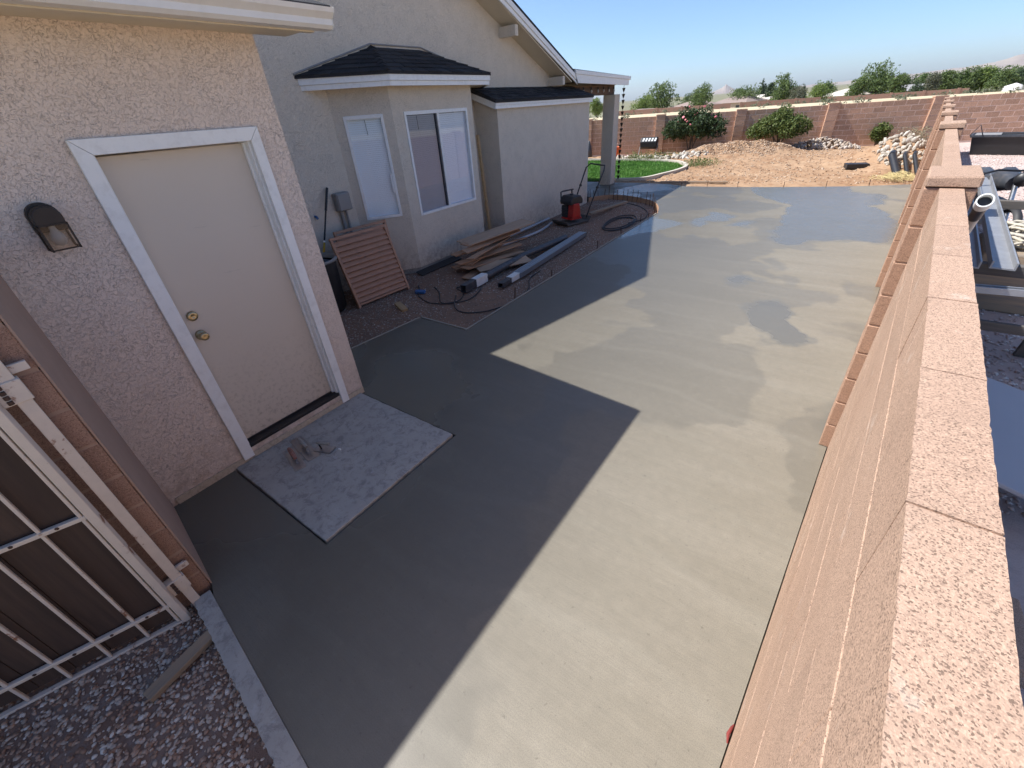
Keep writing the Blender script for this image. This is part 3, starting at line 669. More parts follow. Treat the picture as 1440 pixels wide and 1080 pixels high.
# door
d = MB(); d.box(-.115, -.075, -1.058, -.258, .128, 2.105); door = d.build("door", M_DOOR, house, bevel=.003)
def knob(name, u, z, big):
    mm = MB(); RT = Matrix.Translation((-.075, u, z)) @ Matrix.Rotation(math.pi / 2, 4, 'Y')
    if big: mm.lathe([(0, .0), (.033, 0), (.034, .006), (.022, .012), (.013, .018), (.013, .035), (.024, .042), (.029, .055), (.027, .068), (.018, .073), (.009, .071), (.0, .071)], n=20, M=RT)
    else: mm.lathe([(0, 0), (.033, 0), (.033, .010), (.029, .017), (.012, .020), (.010, .018), (0, .018)], n=20, M=RT)
    return mm.build(name, M_BRASS, door)
knob("deadbolt", -.985, 1.165, False); knob("door_knob", -.99, 1.03, True)
for hz_ in (.36, 1.12, 1.86):
    m = MB(); m.cyl((-.070, -.259, hz_ - .045), (-.070, -.259, hz_ + .045), .006, n=8); m.build("hinge", M_BRASS, door)
m = MB(); m.box(-.13, .004, -1.07, -.245, .098, .126); m.box(-.075, -.068, -1.07, -.26, .126, .14); m.build("threshold", M_DARK, house, bevel=.004)
for nm, b in (("door_jamb", (-.13, -.005, -1.083, -1.058, .13, 2.12)), ("door_jamb", (-.13, -.005, -.258, -.227, .13, 2.12)), ("door_jamb", (-.13, -.005, -1.083, -.227, 2.12, 2.133)),
              ("door_stop", (-.072, -.05, -.272, -.258, .13, 2.105))):
    mm = MB(); mm.box(*b); mm.build(nm, M_WHITE, house, bevel=.002)
def mitre(pts): mm = MB(); mm.extrude([(.002, y, z) for y, z in pts], (.024, 0, 0)); return mm.build("door_trim", M_WHITE, house, bevel=.003)
TO = (-1.145, -.178, 2.19); TI = (-1.068, -.245, 2.115)
mitre([(TO[0], .035), (TI[0], .035), (TI[0], TI[2]), (TO[0], TO[2])]); mitre([(TO[1], .02), (TO[1], TO[2]), (TI[1], TI[2]), (TI[1], .02)])
mitre([(TO[0] + .002, TO[2]), (TI[0] + .002, TI[2]), (TI[1] - .002, TI[2]), (TO[1] - .002, TO[2])])
# eave and gutter of the garage
m = MB(); m.box(.27, .315, -6, .225, 2.648, 2.80); m.build("fascia", M_CREAM, house, bevel=.004)
m = MB(); m.quad((0, -6, 2.665), (.27, -6, 2.665), (.27, .22, 2.665), (0, .22, 2.665)); m.quad((-2.9, .22, 3.52), (-2.9, 0, 3.52), (0, 0, 2.668), (.0, .22, 2.668)); m.build("soffit", M_CREAM, house, fix=False)
prof = [(.318, 2.655), (.40, 2.655), (.418, 2.672), (.418, 2.70), (.45, 2.728), (.458, 2.75), (.445, 2.75), (.438, 2.733), (.408, 2.706), (.408, 2.68), (.396, 2.664), (.326, 2.664), (.326, 2.755), (.318, 2.755)]
m = MB(); m.extrude([(x, -6, z) for x, z in prof], (0, 6.29, 0)); g = m.build("gutter", M_GUTTER, house)
m = MB(); m.extrude([(x, .289, z) for x, z in [(.316, 2.653), (.402, 2.653), (.42, 2.672), (.42, 2.70), (.453, 2.728), (.461, 2.752), (.316, 2.757)]], (0, .006, 0)); m.build("end_cap", M_GUTTER, g)
m = MB(); m.extrude([(.42, -6, 2.765), (-6, -6, 4.755), (-6, -6, 4.72), (.42, -6, 2.73)], (0, 6.30, 0)); m.build("garage_roof", M_SHING, house)
m = MB(); m.extrude([(.32, .255, 2.73), (.32, .255, 2.66), (-5.9, .255, 4.55), (-5.9, .255, 4.70)], (0, .03, 0)); m.build("rake_board", M_WHITE, house)
# main gable wall
m = MB(); rz = lambda u: 2.842 - .16 + .425 * (8.761 - u)
m.quad((-2.9, -1.5, -.12), (-2.9, 9.6, -.12), (-2.9, 9.6, 2.45), (-2.9, 8.9, 2.62), (-2.9, 2.767, rz(2.767)), (-2.9, -1.5, rz(2.767) - 4.267 * .326))
m.quad((-2.9, 9.6, -.12), (-9, 9.6, -.12), (-9, 9.6, 2.6), (-2.9, 9.6, 2.45))
m.build("gable_wall", M_STUC2, house, fix=False)
zt = lambda u: 2.842 + .425 * (8.761 - u); ap = (2.767, zt(2.767))
m = MB(); m.extrude([(-2.47, 8.80, 2.83), (-2.47, *ap), (-2.47, -3, ap[1] - 5.767 * .326), (-2.47, -3, ap[1] - 5.767 * .326 - .06), (-2.47, ap[0], ap[1] - .06), (-2.47, 8.80, 2.77)], (-8, 0, 0)); m.build("main_roof", M_SHING, house)
def board(name, pts, th, mat): mm = MB(); mm.extrude([(-2.5, y, z) for y, z in pts], (th, 0, 0)); return mm.build(name, mat, house, bevel=.003)
board("rake_board", [(8.80, 2.775), (ap[0], ap[1] - .065), (ap[0], ap[1] - .15), (8.86, 2.66)], .045, M_WHITE)
board("rake_board", [(8.86, 2.658), (ap[0], ap[1] - .152), (ap[0], ap[1] - .27), (8.985, 2.56)], .028, M_WHITE)
board("rake_board", [(ap[0], ap[1] - .065), (-3, ap[1] - 5.767 * .326 - .065), (-3, ap[1] - 5.767 * .326 - .26), (ap[0], ap[1] - .27)], .04, M_WHITE)
m = MB(); m.extrude([(-2.505, 8.75, 2.63), (-2.505, ap[0], ap[1] - .20), (-2.505, ap[0], ap[1] - .22), (-2.505, 8.75, 2.61)], (-.4, 0, 0)); m.build("soffit", M_CREAM, house)
for uu in (6.6, 4.9, 8.4):
    mm = MB(); z = zt(uu) - .35; mm.box(-2.9, -2.52, uu - .05, uu + .05, z - .08, z + .08); mm.build("lookout", M_STUC2, house)
# patio cover
m = MB(); m.extrude([(-2.49, 8.82, 2.86), (-2.49, 12.13, 2.745), (-2.49, 12.13, 2.70), (-2.49, 8.82, 2.80)], (-6.5, 0, 0)); m.build("patio_roof", M_SHING, house)
board("patio_fascia", [(8.83, 2.84), (12.10, 2.735), (12.10, 2.665), (8.86, 2.765)], .05, M_WHITE)
board("patio_fascia", [(8.87, 2.763), (12.06, 2.663), (12.04, 2.535), (9.0, 2.59)], .032, M_WHITE)
m = MB(); m.box(-2.46, -2.50, 12.08, 12.16, 2.66, 2.745); m.box(-8, -2.50, 12.085, 12.16, 2.66, 2.74); m.build("patio_gutter", M_GUTTER, house)
m = MB(); m.quad((-2.52, 8.9, 2.60), (-8.5, 8.9, 2.60), (-8.5, 12.05, 2.57), (-2.52, 12.05, 2.57)); m.build("patio_ceiling", M_BEAM, house, fix=False)
m = MB(); m.box(-2.99, -2.86, 9.0, 11.98, 2.34, 2.57); m.build("patio_beam", M_BEAM, house, bevel=.006)
m = MB(); m.box(-3.06, -2.70, 11.67, 12.02, -.02, 2.34); m.build("patio_post", M_STUC2, house, bevel=.012)
# bay window block
bayp = [(-2.9, 2.45), (-2.4, 3.11), (-2.4, 4.94), (-2.9, 5.5)]
m = MB(); dl = Vector((.5, .66, 0)).normalized(); ll = math.hypot(.5, .66); nl = Vector((-.66, .5, 0)).normalized()
wall_holes(m, (-2.9, 2.45, 0), dl, (-.03, 2.62), [(.135, .688, .845, 2.243)], ll, (-nl.x * -1, -nl.y * -1, 0), .05)
wall_holes(m, (-2.4, 3.11, 0), (0, 1, 0), (-.03, 2.62), [(.22, 1.67, .785, 2.25)], 1.83, (-1, 0, 0), .05)
m.quad((-2.4, 4.94, -.03), (-2.9, 5.5, -.03), (-2.9, 5.5, 2.62), (-2.4, 4.94, 2.62)); m.build("bay_wall", M_STUC2, house, fix=False)
m = MB(); m.extrude([(-2.95, 2.47, -.12), (-2.415, 3.13, -.12), (-2.415, 4.93, -.12), (-2.95, 5.48, -.12)], (0, 0, .10)); m.build("footing", M_OLD, house)
def window(org, ax, nrm, s0, s1, z0, z1, split, blindmat, glassL, glassR, latch=False):
    pt = lambda s, d, z: Vector(org) + Vector(ax) * s + Vector(nrm) * d + Vector((0, 0, z))
    def bx(mb, a, b, d0, d1, c, e): 
        vs = [pt(a, d0, c), pt(b, d0, c), pt(b, d1, c), pt(a, d1, c), pt(a, d0, e), pt(b, d0, e), pt(b, d1, e), pt(a, d1, e)]
        mb.add(vs, [(3,2,1,0),(4,5,6,7),(0,1,5,4),(1,2,6,5),(2,3,7,6),(3,0,4,7)])
    f = MB(); w = .032
    bx(f, s0 - .008, s0 + w, -.05, .012, z0 - .008, z1 + .008); bx(f, s1 - w, s1 + .008, -.05, .012, z0 - .008, z1 + .008)
    bx(f, s0 + w, s1 - w, -.05, .013, z1 - w * 1.25, z1 + .009); bx(f, s0 + w, s1 - w, -.05, .016, z0 - .01, z0 + w)
    win = f.build("window", M_WHITE, house, bevel=.003)
    panes = [(s0 + w, s1 - w, glassL)]
    if split:
        sm = (s0 + s1) / 2; mm = MB(); bx(mm, sm - .022, sm + .022, -.045, .004, z0 + w, z1 - w); mm.build("mullion", M_WHITE, win, bevel=.002)
        mm = MB(); bx(mm, sm - .05, sm - .023, -.046, -.012, z0 + w, z1 - w); mm.build("sash_stile", M_CHAR, win)
        panes = [(s0 + w, sm - .05, glassL), (sm + .022, s1 - w, glassR)]
    for a, b, gm in panes:
        mm = MB(); mm.quad(pt(a, -.03, z0 + w), pt(b, -.03, z0 + w), pt(b, -.03, z1 - w), pt(a, -.03, z1 - w)); mm.build("pane", gm, win, fix=False)
    bl = MB(); n = int((z1 - z0) / .026)
    for i in range(n):
        z = z0 + .03 + i * .026
        if z > z1 - .05: break
        p = [pt(s0 + w, -.040, z), pt(s1 - w, -.040, z), pt(s1 - w, -.047, z + .0245), pt(s0 + w, -.047, z + .0245)]; bl.add(p, [(0, 1, 2, 3)])
    bl.build("blind", blindmat, win, fix=False)
    mm = MB(); bx(mm, s0, s1, -.30, -.29, z0 - .05, z1 + .05); mm.build("room", M_ROOMDARK, win)
    if latch:
        mm = MB(); bx(mm, s1 - .06, s1 - .035, .0, .02, z0 + .35, z0 + .62); mm.build("latch", M_WHITE, win)
    mm = MB(); mm.tube([pt(s0 + .28, -.036, z1 - .05), pt(s0 + .285, -.036, z1 - .24)], .003, 5); mm.build("blind_cord", M_CHAR, win)
    return win
nl_out = Vector((.66, -.5, 0)).normalized()
window((-2.9, 2.45, 0), dl, nl_out, .14, .683, .85, 2.238, False, M_BLIND, M_GLASS, None, True)
window((-2.4, 3.11, 0), (0, 1, 0), (1, 0, 0), .225, 1.665, .79, 2.245, True, M_BLIND2, M_GLASS_S, M_GLASS_R)
# bay roof and fascia
E0, E1, E2, E3 = (-2.9, 2.03), (-2.15, 2.95), (-2.15, 5.22), (-2.9, 5.98); A0, A1 = (-2.9, 3.39), (-2.9, 4.37); ze, za = 2.705, 3.065
m = MB(); m.add([(*E0, ze), (*E1, ze), (*E2, ze), (*E3, ze), (*A0, za), (*A1, za), (*E0, ze - .02), (*E1, ze - .02), (*E2, ze - .02), (*E3, ze - .02)], [(0, 1, 4), (1, 2, 5, 4), (2, 3, 5), (0, 6, 7, 1), (1, 7, 8, 2), (2, 8, 9, 3), (6, 9, 8, 7)])
broof = m.build("bay_roof", M_SHING, house, fix=False)
def fascia_run(P, layers):
    for (o0, th, z0, z1) in layers:
        for a, b in zip(P[:-1], P[1:]):
            a_, b_ = Vector((*a, 0)), Vector((*b, 0)); d = (b_ - a_).normalized(); nn = Vector((d.y, -d.x, 0)); mm = MB()
            pa = a_ + nn * o0; pb = b_ + nn * o0; mm.extrude([(pa.x, pa.y, z0), (pb.x, pb.y, z0), (pb.x + nn.x * th - d.x * -.0 , pb.y + nn.y * th, z0), (pa.x + nn.x * th, pa.y + nn.y * th, z0)], (0, 0, z1 - z0)); mm.build("fascia", M_WHITE, house, bevel=.002)
fascia_run([(-2.9, 2.07), (-2.17, 2.965), (-2.17, 5.20), (-2.9, 5.93)], [(-.02, .028, 2.615, 2.698), (-.028, .018, 2.555, 2.6135)])
m = MB(); m.quad((-2.9, 2.08, 2.565), (-2.19, 2.97, 2.565), (-2.19, 5.19, 2.565), (-2.9, 5.9, 2.565)); m.build("soffit", M_CREAM, house, fix=False)
m = MB(); m.tube([(-2.893, 2.03, ze + .03), (-2.893, 3.37, za + .035), (-2.893, 4.39, za + .035), (-2.893, 5.95, ze + .03)], .012, 5); m.build("flashing", M_GREYBOX, house)
def shingles(parent, P0, P1, Q1, Q0, rows, tab=.26, th=.009):
    """trapezoid face, eave P0-P1, top Q0-Q1; one object for each shingle tab"""
    P0, P1, Q0, Q1 = map(Vector, (P0, P1, Q0, Q1)); nrm = (P1 - P0).cross(Q0 - P0).normalized()
    if nrm.z < 0: nrm = -nrm
    for r in range(rows):
        t0, t1 = r / rows, min(1, (r + 1.25) / rows); a0, a1 = P0.lerp(Q0, t0), P1.lerp(Q1, t0); b0, b1 = P0.lerp(Q0, t1), P1.lerp(Q1, t1)
        L = (a1 - a0).length; n = max(1, round(L / tab)); cuts = [0] + [min(.98, max(.02, (i + (.5 if r % 2 else 0) + rng.uniform(-.15, .15)) / n)) for i in range(1, n)] + [1]; cuts.sort()
        for s0, s1 in zip(cuts[:-1], cuts[1:]):
            if s1 - s0 < .01: continue
            lift = th * rng.uniform(.8, 1.5); q = [a0.lerp(a1, s0 + .004), a0.lerp(a1, s1 - .004), b0.lerp(b1, s1 - .004), b0.lerp(b1, s0 + .004)]
            lo = [q[0] + nrm * .002, q[1] + nrm * .002, q[2] + nrm * .001, q[3] + nrm * .001]; hi = [q[0] + nrm * (lift + th), q[1] + nrm * (lift + th), q[2] + nrm * .004, q[3] + nrm * .004]
            mm = MB(); mm.add(lo + hi, [(3,2,1,0),(4,5,6,7),(0,1,5,4),(1,2,6,5),(2,3,7,6),(3,0,4,7)]); mm.build("shingle", M_SHING, parent, fix=False)
shingles(broof, (*E1, ze), (*E2, ze), (*A1, za), (*A0, za), 6)
shingles(broof, (*E0, ze), (*E1, ze), (*A0, za), (*A0, za), 6)
for i in range(8):
    t = i / 8; c0 = Vector((*E1, ze)).lerp(Vector((*A0, za)), t); c1 = Vector((*E1, ze)).lerp(Vector((*A0, za)), t + .16); s_ = Vector((.0, .085, .0)); w_ = Vector((-.06, -.06, 0)); up = Vector((0, 0, .022))
    mm = MB(); mm.add([c0 + s_ + up * .5, c0 + up * 1.8, c0 + w_ + up * .5, c1 + s_ + up * .2, c1 + up, c1 + w_ + up * .2], [(0, 1, 4, 3), (1, 2, 5, 4), (0, 2, 1)]); mm.build("ridge_shingle", M_SHING, broof, fix=False)
# pop-out with shed roof
m = MB(); m.quad((-2.36, 5.60, -.12), (-2.36, 9.40, -.12), (-2.36, 9.40, 2.28), (-2.36, 5.60, 2.28)); m.quad((-2.36, 5.6, -.12), (-2.36, 5.6, 2.28), (-2.9, 5.6, 2.5), (-2.9, 5.6, -.12)); m.quad((-2.36, 9.4, -.12), (-2.9, 9.4, -.12), (-2.9, 9.4, 2.5), (-2.36, 9.4, 2.28))
m.build("pop_out_wall", M_STUC2, house, fix=False)
m = MB(); m.extrude([(-2.26, 5.44, 2.325), (-2.9, 5.44, 2.555), (-2.9, 5.44, 2.51), (-2.26, 5.44, 2.29)], (0, 3.98, 0)); proof = m.build("pop_out_roof", M_SHING, house)
shingles(proof, (-2.25, 5.44, 2.327), (-2.25, 9.42, 2.327), (-2.9, 9.42, 2.558), (-2.9, 5.44, 2.558), 5)
m = MB(); m.box(-2.30, -2.272, 5.46, 9.41, 2.255, 2.32); m.box(-2.30, -2.284, 5.462, 9.40, 2.20, 2.253); m.build("fascia", M_WHITE, house, bevel=.002)
m = MB(); m.extrude([(-2.30, 5.46, 2.32), (-2.9, 5.46, 2.535), (-2.9, 5.46, 2.46), (-2.30, 5.46, 2.245)], (0, .025, 0)); m.extrude([(-2.31, 5.475, 2.243), (-2.9, 5.475, 2.458), (-2.9, 5.475, 2.40), (-2.31, 5.475, 2.195)], (0, .02, 0)); m.build("fascia", M_WHITE, house, bevel=.002)
m = MB(); m.box(-2.36, -2.30, 5.49, 9.40, 2.205, 2.225); m.build("soffit", M_CREAM, house)

# ------------------------------------------------------------------ wall lamp
lamp = empty("wall_lantern", Wd(.0, -1.385, 1.73), HA); tag(lamp, "dark bronze wall lantern on the stucco beside the tan door", "lamp")
m = MB(); n = 14; arch = [(-.062, .08)] + [(.062 * math.cos(math.pi - math.pi * i / n), .155 + .06 * math.sin(math.pi * i / n)) for i in range(n + 1)] + [(.062, .08)]
m.extrude([(.002, y, z) for y, z in arch], (.035, 0, 0)); m.build("back_plate", M_BRONZE, lamp, bevel=.004)
m = MB(); arch2 = [(-.056, .115)] + [(.056 * math.cos(math.pi - math.pi * i / n), .15 + .052 * math.sin(math.pi * i / n)) for i in range(n + 1)] + [(.056, .115)]
m.extrude([(.036, y, z) for y, z in arch2], (.065, 0, 0)); m.build("hood", M_BRONZE, lamp, bevel=.006)
m = MB()
for y in (-.054, .054):
    for x in (.004, .1): m.box(x - .004, x + .004, y - .004, y + .004, -.005, .118)
for z in (0.0, .115):
    m.box(.0, .104, -.058, -.050, z - .003, z + .004); m.box(.0, .104, .050, .058, z - .003, z + .004); m.box(.096, .104, -.058, .058, z - .0025, z + .0045)
m.build("cage", M_BRONZE, lamp)
m = MB(); m.quad((.1, -.05, 0), (.1, .05, 0), (.1, .05, .115), (.1, -.05, .115)); m.build("pane", M_LAMPGLASS, lamp, fix=False)
m = MB(); m.quad((.0, -.052, 0), (.098, -.052, 0), (.098, -.052, .115), (.0, -.052, .115)); m.build("pane", M_LAMPGLASS, lamp, fix=False)
m = MB(); m.lathe([(0, .0), (.022, .01), (.03, .032), (.026, .055), (.014, .08), (.013, .1)], (.05, 0, .01), 14); m.build("bulb", M_BULB, lamp)

# ------------------------------------------------------------------ return wall and gate
rang = math.atan2(-.115, .868)
ret = empty("return_block_wall", Wd(0, -1.658, 0), HA + rang); tag(ret, "brown block return wall joining the house beside the iron gate", "wall")
M_BLOCK_R = block_mat("block_dark_brown", (.36, .225, .165), 300, .4, False, .10)
bm_r = [block_mesh("block", .427, .19, .183, M_BLOCK_R, .006, .002) for _ in range(3)]; bm_rh = block_mesh("block", .21, .19, .183, M_BLOCK_R, .006, .002)
m = MB(); m.box(.0, .862, -.186, -.006, -.12, 1.80); m.build("mortar", M_MORTAR_R, ret)
for c in range(10):
    z = c * .19 + .095 - .07
    if c % 2 == 0:
        for x in (.217, .651): place("block", bm_r[rng.integers(3)], (x, -.096, z), (0, 0, 0), ret)
    else:
        place("block", bm_rh, (.108, -.096, z), (0, 0, 0), ret); place("block", bm_r[rng.integers(3)], (.434, -.096, z), (0, 0, 0), ret); place("block", bm_rh, (.760, -.096, z), (0, 0, 0), ret)
# render skim on the face towards the slab
m = MB(); m.box(.0, .87, -.001, .006, -.1, 1.83); m.build("plaster_face", plain("brown_skim_plaster", (.38, .255, .195), .9, var=.1, scale=5, bump=.3, bscale=60), ret)
gp = Vector((.926, -1.926)); gd = Vector((-.3287, -.9444)); gang = math.atan2(gd.y, gd.x)
gate = empty("iron_gate", Wd(gp.x, gp.y, -.05), HA + gang); tag(gate, "open white iron gate with dark wooden boards and rusty frame", "gate")
# local x along the gate, local +y towards the slab side (right of travel): camera side
def gbox(name, x0, x1, y0, y1, z0, z1, mat=M_IRON, bev=.003): mm = MB(); mm.box(x0, x1, y0, y1, z0, z1); return mm.build(name, mat, gate, bevel=bev)
gbox("stile", .0, .034, -.018, .018, .0, 1.84); gbox("stile", .042, .056, -.010, .010, .018, 1.82); gbox("stile", 1.02, 1.054, -.018, .018, 0, 1.84)
for z, h in ((.0, .015), (.147, .021), (.852, .021), (1.5, .021), (1.82, .02)): 
    r_ = gbox("rail", .034, 1.02, -.011 if z else -.013, .013 if z else .013, z, z + h)
    if h == .021:
        for k in range(7):
            mm = MB(); x = .13 + k * .145; mm.lathe([(0, .004), (.006, .003), (.008, 0)], n=8, M=Matrix.Translation((x, .013, z + .013)) @ Matrix.Rotation(-math.pi / 2, 4, 'X')); mm.build("bolt", M_RUSTBAR, r_)
for i, x in enumerate((.185, .345, .503, .66, .82)): gbox("picket", x - .0068, x + .0068, -.0068, .0068, .017, 1.82)
for i in range(7): gbox("board", .06 + i * .139, .06 + i * .139 + .136, -.045, -.022, .035, 1.80, M_GATEWOOD, .002)
hp = empty("hinge_post", Wd(.888, -1.868, -.05), HA); tag(hp, "square white iron hinge post fixed to the return wall", "post")
m = MB(); m.box(-.016, .022, -.022, .022, 0, 1.84); m.build("tube", M_IRON, hp, bevel=.003)
for z in (.18, 1.42):
    m = MB(); m.box(-.02, .03, -.055, .03, z, z + .09); hg = m.build("hinge", M_IRON, hp, bevel=.004)
    for k in range(4): m = MB(); m.cyl((.034, -.032, z + .008 + k * .021), (.034, -.032, z + .022 + k * .021), .0085, n=8); m.build("knuckle", M_RUSTBAR, hg)
    m = MB(); m.box(-.018, .0, .022, .075, z + .10, z + .135); m.build("strap", M_IRON, hg, bevel=.003)
def thing_box(name, lab, cat, c, size, rot, mat, bevel=.003, grp=None):
    mm = MB(); mm.box(-size[0] / 2, size[0] / 2, -size[1] / 2, size[1] / 2, -size[2] / 2, size[2] / 2); o = mm.build(name, mat, bevel=bevel, loc=c); o.rotation_euler = rot; return tag(o, lab, cat, grp)
thing_box("wood_scrap", "weathered offcut of lumber lying on dark gravel by the kerb", "wood scrap", Wd(1.185, -2.05, -.018), (.33, .062, .034), (.04, -.03, HA + R(98)), M_SCRAP)

# ------------------------------------------------------------------ trowels on the landing
def trowel(loc, rz, lab, handle_mat, blade=(.30, .085), edge=False):
    e = empty("hand_trowel", loc, rz); tag(e, lab, "trowel")
    mm = MB(); mm.box(-blade[0] / 2, blade[0] / 2, -blade[1] / 2, blade[1] / 2, 0, .003); mm.build("blade", M_STEEL, e, bevel=.001)
    mm = MB(); mm.box(-.07, .07, -.008, .008, .003, .012); mm.tube([(-.05, 0, .01), (-.05, 0, .05)], .006, 6); mm.tube([(.05, 0, .01), (.06, 0, .05)], .006, 6); mm.build("bracket", M_STEEL, e)
    mm = MB(); mm.tube([(-.085, 0, .052), (-.06, 0, .056), (0, 0, .06), (.05, 0, .057), (.075, 0, .052)], [.011, .016, .0175, .016, .012], 10); mm.build("handle", handle_mat, e)
    return e
TA, TB = (.32, -.915, -13), (.275, -.80, -9)
M_HAND1 = plain("worn_wood_handle", (.32, .22, .15), .6, var=.25, scale=30, dirt=.5, dirtc=(.35, .34, .33)); M_HAND2 = plain("cement_caked_handle", (.30, .28, .25), .8, var=.2, scale=30)
M_HAND3 = plain("reddish_handle", (.30, .12, .08), .6, var=.25, scale=30, dirt=.5, dirtc=(.35, .34, .33))
trowel(Wd(TA[0], TA[1], .0155), HA + R(TA[2]), "steel hand trowel with reddish handle, nearest the slab edge", M_HAND3, (.31, .085))
trowel(Wd(TB[0], TB[1], .0155), HA + R(TB[2]), "long steel trowel with grey handle behind the red-handled trowel", M_HAND2, (.36, .10))
e = empty("concrete_edger", Wd(.44, -.725, .0205), HA + R(20)); tag(e, "small steel concrete edger standing next to the trowels", "edger")
m = MB(); m.box(-.075, .075, -.035, .035, 0, .003); m.box(-.075, .075, .032, .035, -.004, 0); m.build("plate", M_STEEL, e)
m = MB(); m.tube([(-.03, 0, .003), (-.035, 0, .04), (-.03, 0, .06)], .007, 6); m.build("bracket", M_DARK, e)
m = MB(); m.tube([(-.05, 0, .062), (-.02, 0, .066), (.03, 0, .07), (.065, 0, .068)], [.012, .016, .016, .012], 10); m.build("handle", M_HAND2, e)
thing_box("mortar_crumb", "tiny pale crumb of mortar on the landing by the edger", "crumb", Wd(.545, -.66, .02), (.022, .012, .012), (.2, .1, .4), M_PVC)
m = MB(); m.tube([Vector((.148, .93, .012)), Vector((.14, .955, .03)), Vector((.145, .985, .024)), Vector((.15, 1.01, .01))], [.003, .007, .006, .002], 7); tag(m.build("red_rag", plain("maroon_scrap", (.20, .03, .025), .8)), "small red scrap at the foot of the side wall", "scrap")

# ------------------------------------------------------------------ things in the planting bed
def louvre(loc, rz, tilt, w, h, n, lab):
    e = empty("louvre_panel", loc); e.rotation_euler = (tilt, 0, rz); tag(e, lab, "panel", "brown louvre panels by the bay window")
    for x in (0, w - .035): mm = MB(); mm.box(x, x + .035, -.022, .022, 0, h); mm.build("stile", M_SHUT, e, bevel=.003)
    mm = MB(); mm.box(.035, w - .035, -.02, .02, h - .04, h - .002); mm.build("top_rail", M_SHUT, e, bevel=.003)
    mm = MB(); mm.box(.035, w - .035, -.02, .02, .03, .06); mm.build("bottom_rail", M_SHUT, e, bevel=.003)
    st = (h - .125) / n; mm = MB(); c_, s_ = math.cos(R(18)), math.sin(R(18)); mm.box(-(w - .07) / 2, (w - .07) / 2, -.005, .005, -st * .50, st * .50, Matrix.Rotation(R(-27), 4, 'X')); me = mm.mesh("slat", M_SHUT)
    for i in range(n): place("slat", me, (w / 2, 0, .065 + st * (i + .5)), (0, 0, 0), e)
    return e
# front panel: bottom from (-2.09,1.56) to (-2.04,2.42), leaning back towards the bay
louvre(Wd(-2.02, 1.47, -.10), HA + R(86), R(-17), .93, 1.0, 12, "brown slatted louvre panel leaning in front of the bay")
louvre(Wd(-2.42, 1.72, -.09), HA + R(84), R(-8), .88, .97, 11, "second brown louvre panel standing behind the leaning one")
e = empty("trash_can", Wd(-2.42, 1.22, -.10), HA); tag(e, "tall black plastic bin with pale rim beside the garage corner", "bin")
m = MB(); m.lathe([(0, 0), (.25, .0), (.27, .05), (.30, .70), (.30, .72)], n=28); m.build("body", M_DARK, e)
m = MB(); m.lathe([(.30, .70), (.325, .705), (.33, .73), (.315, .745), (.29, .735), (.285, .68)], n=28); m.build("rim", M_GREYBOX, e)
m = MB(); m.lathe([(0, .6), (.1, .62), (.18, .7), (.27, .66), (.29, .55)], n=20); m.build("liner_bag", plain("dark_bin_bag", (.03, .04, .06), .35, var=.4, scale=15, bump=.8, bscale=25), e)
e = empty("paint_pole", Wd(-2.72, 1.74, 0)); e.location.z = 0; tag(e, "extension pole, black above and yellow below, leaning by the wall", "pole")
pA, pB = Wd(-2.42, 1.10, -.1) - e.location, Wd(-2.86, 2.03, 1.40) - e.location
pA.z = -.1; pB.z = 1.40
m = MB(); m.cyl(pA, pA.lerp(pB, .56), .016, n=10); m.build("lower_tube", M_YELLOW, e); m = MB(); m.cyl(pA.lerp(pB, .56), pA.lerp(pB, .575), .02, n=10); m.build("collar", M_PVC, e)
m = MB(); m.cyl(pA.lerp(pB, .575), pA.lerp(pB, .82), .0125, n=10); m.cyl(pA.lerp(pB, .82), pB, .018, n=10); m.build("upper_tube", M_DARK, e)
e = empty("utility_box", Wd(-2.9, 2.21, 0), HA); tag(e, "grey utility box with two conduits on the wall left of the bay", "utility box")
m = MB(); m.box(.0, .12, -.125, .115, 1.06, 1.31); m.build("box", M_GREYBOX, e, bevel=.02)
m = MB(); m.box(.12, .132, -.11, .10, 1.075, 1.295); m.build("cover", M_GREYBOX, e, bevel=.008)
for y, r in ((-.05, .024), (.035, .018)): m = MB(); m.cyl((.035, y, -.1), (.035, y, 1.07), r, n=10); m.build("conduit", M_GREYBOX, e)
m = MB(); m.tube([(.002, -.47, 1.06), (.03, -.47, 1.06), (.05, -.47, 1.03)], .018, 8); o = m.build("hose_bib", M_BLUE, loc=Wd(-2.9, 2.21, 0)); o.rotation_euler.z = HA; tag(o, "small dark blue tap on the wall by the pole", "tap")
thing_box("wood_offcut", "short pale pine offcut on the red soil by the slab corner", "wood offcut", Wd(-1.36, 1.70, bedz(-1.36, 1.7) + .03), (.27, .09, .035), (.05, .08, HA + R(-20)), M_LUMBER)
# loose pickets
def plank(c, L, w, th, yaw, roll, pitch, lab, mat, dog=True):
    mm = MB(); k = w * .28
    P = [(-L / 2, -w / 2), (L / 2 - (k if dog else 0), -w / 2)] + ([(L / 2, -w / 2 + k), (L / 2, w / 2 - k)] if dog else [(L / 2, -w / 2), (L / 2, w / 2)][:0]) + [(L / 2 - (k if dog else 0), w / 2), (-L / 2, w / 2)]
    mm.extrude([(x, y, -th / 2) for x, y in P], (0, 0, th)); o = mm.build("fence_picket" if dog else "plywood_offcut", mat, bevel=.002, loc=c); o.rotation_euler = (roll, pitch, HA + yaw)
    return tag(o, lab, "board", "loose boards piled below the bay window")
labs = ["bottom board of the pile below the bay window, lying flat", "second lowest board of the pile, jutting towards the slab", "low board of the pile skewed to the right", "board low in the pile with its end on the gravel", "board in the middle of the pile pointing at the black pipe",
        "middle board of the pile, twisted across the others", "board in the pile with a clipped pointed end", "weathered board resting fourth from the top of the pile", "thin board third from the top of the pile", "board just below the wide plywood strip on the pile"]
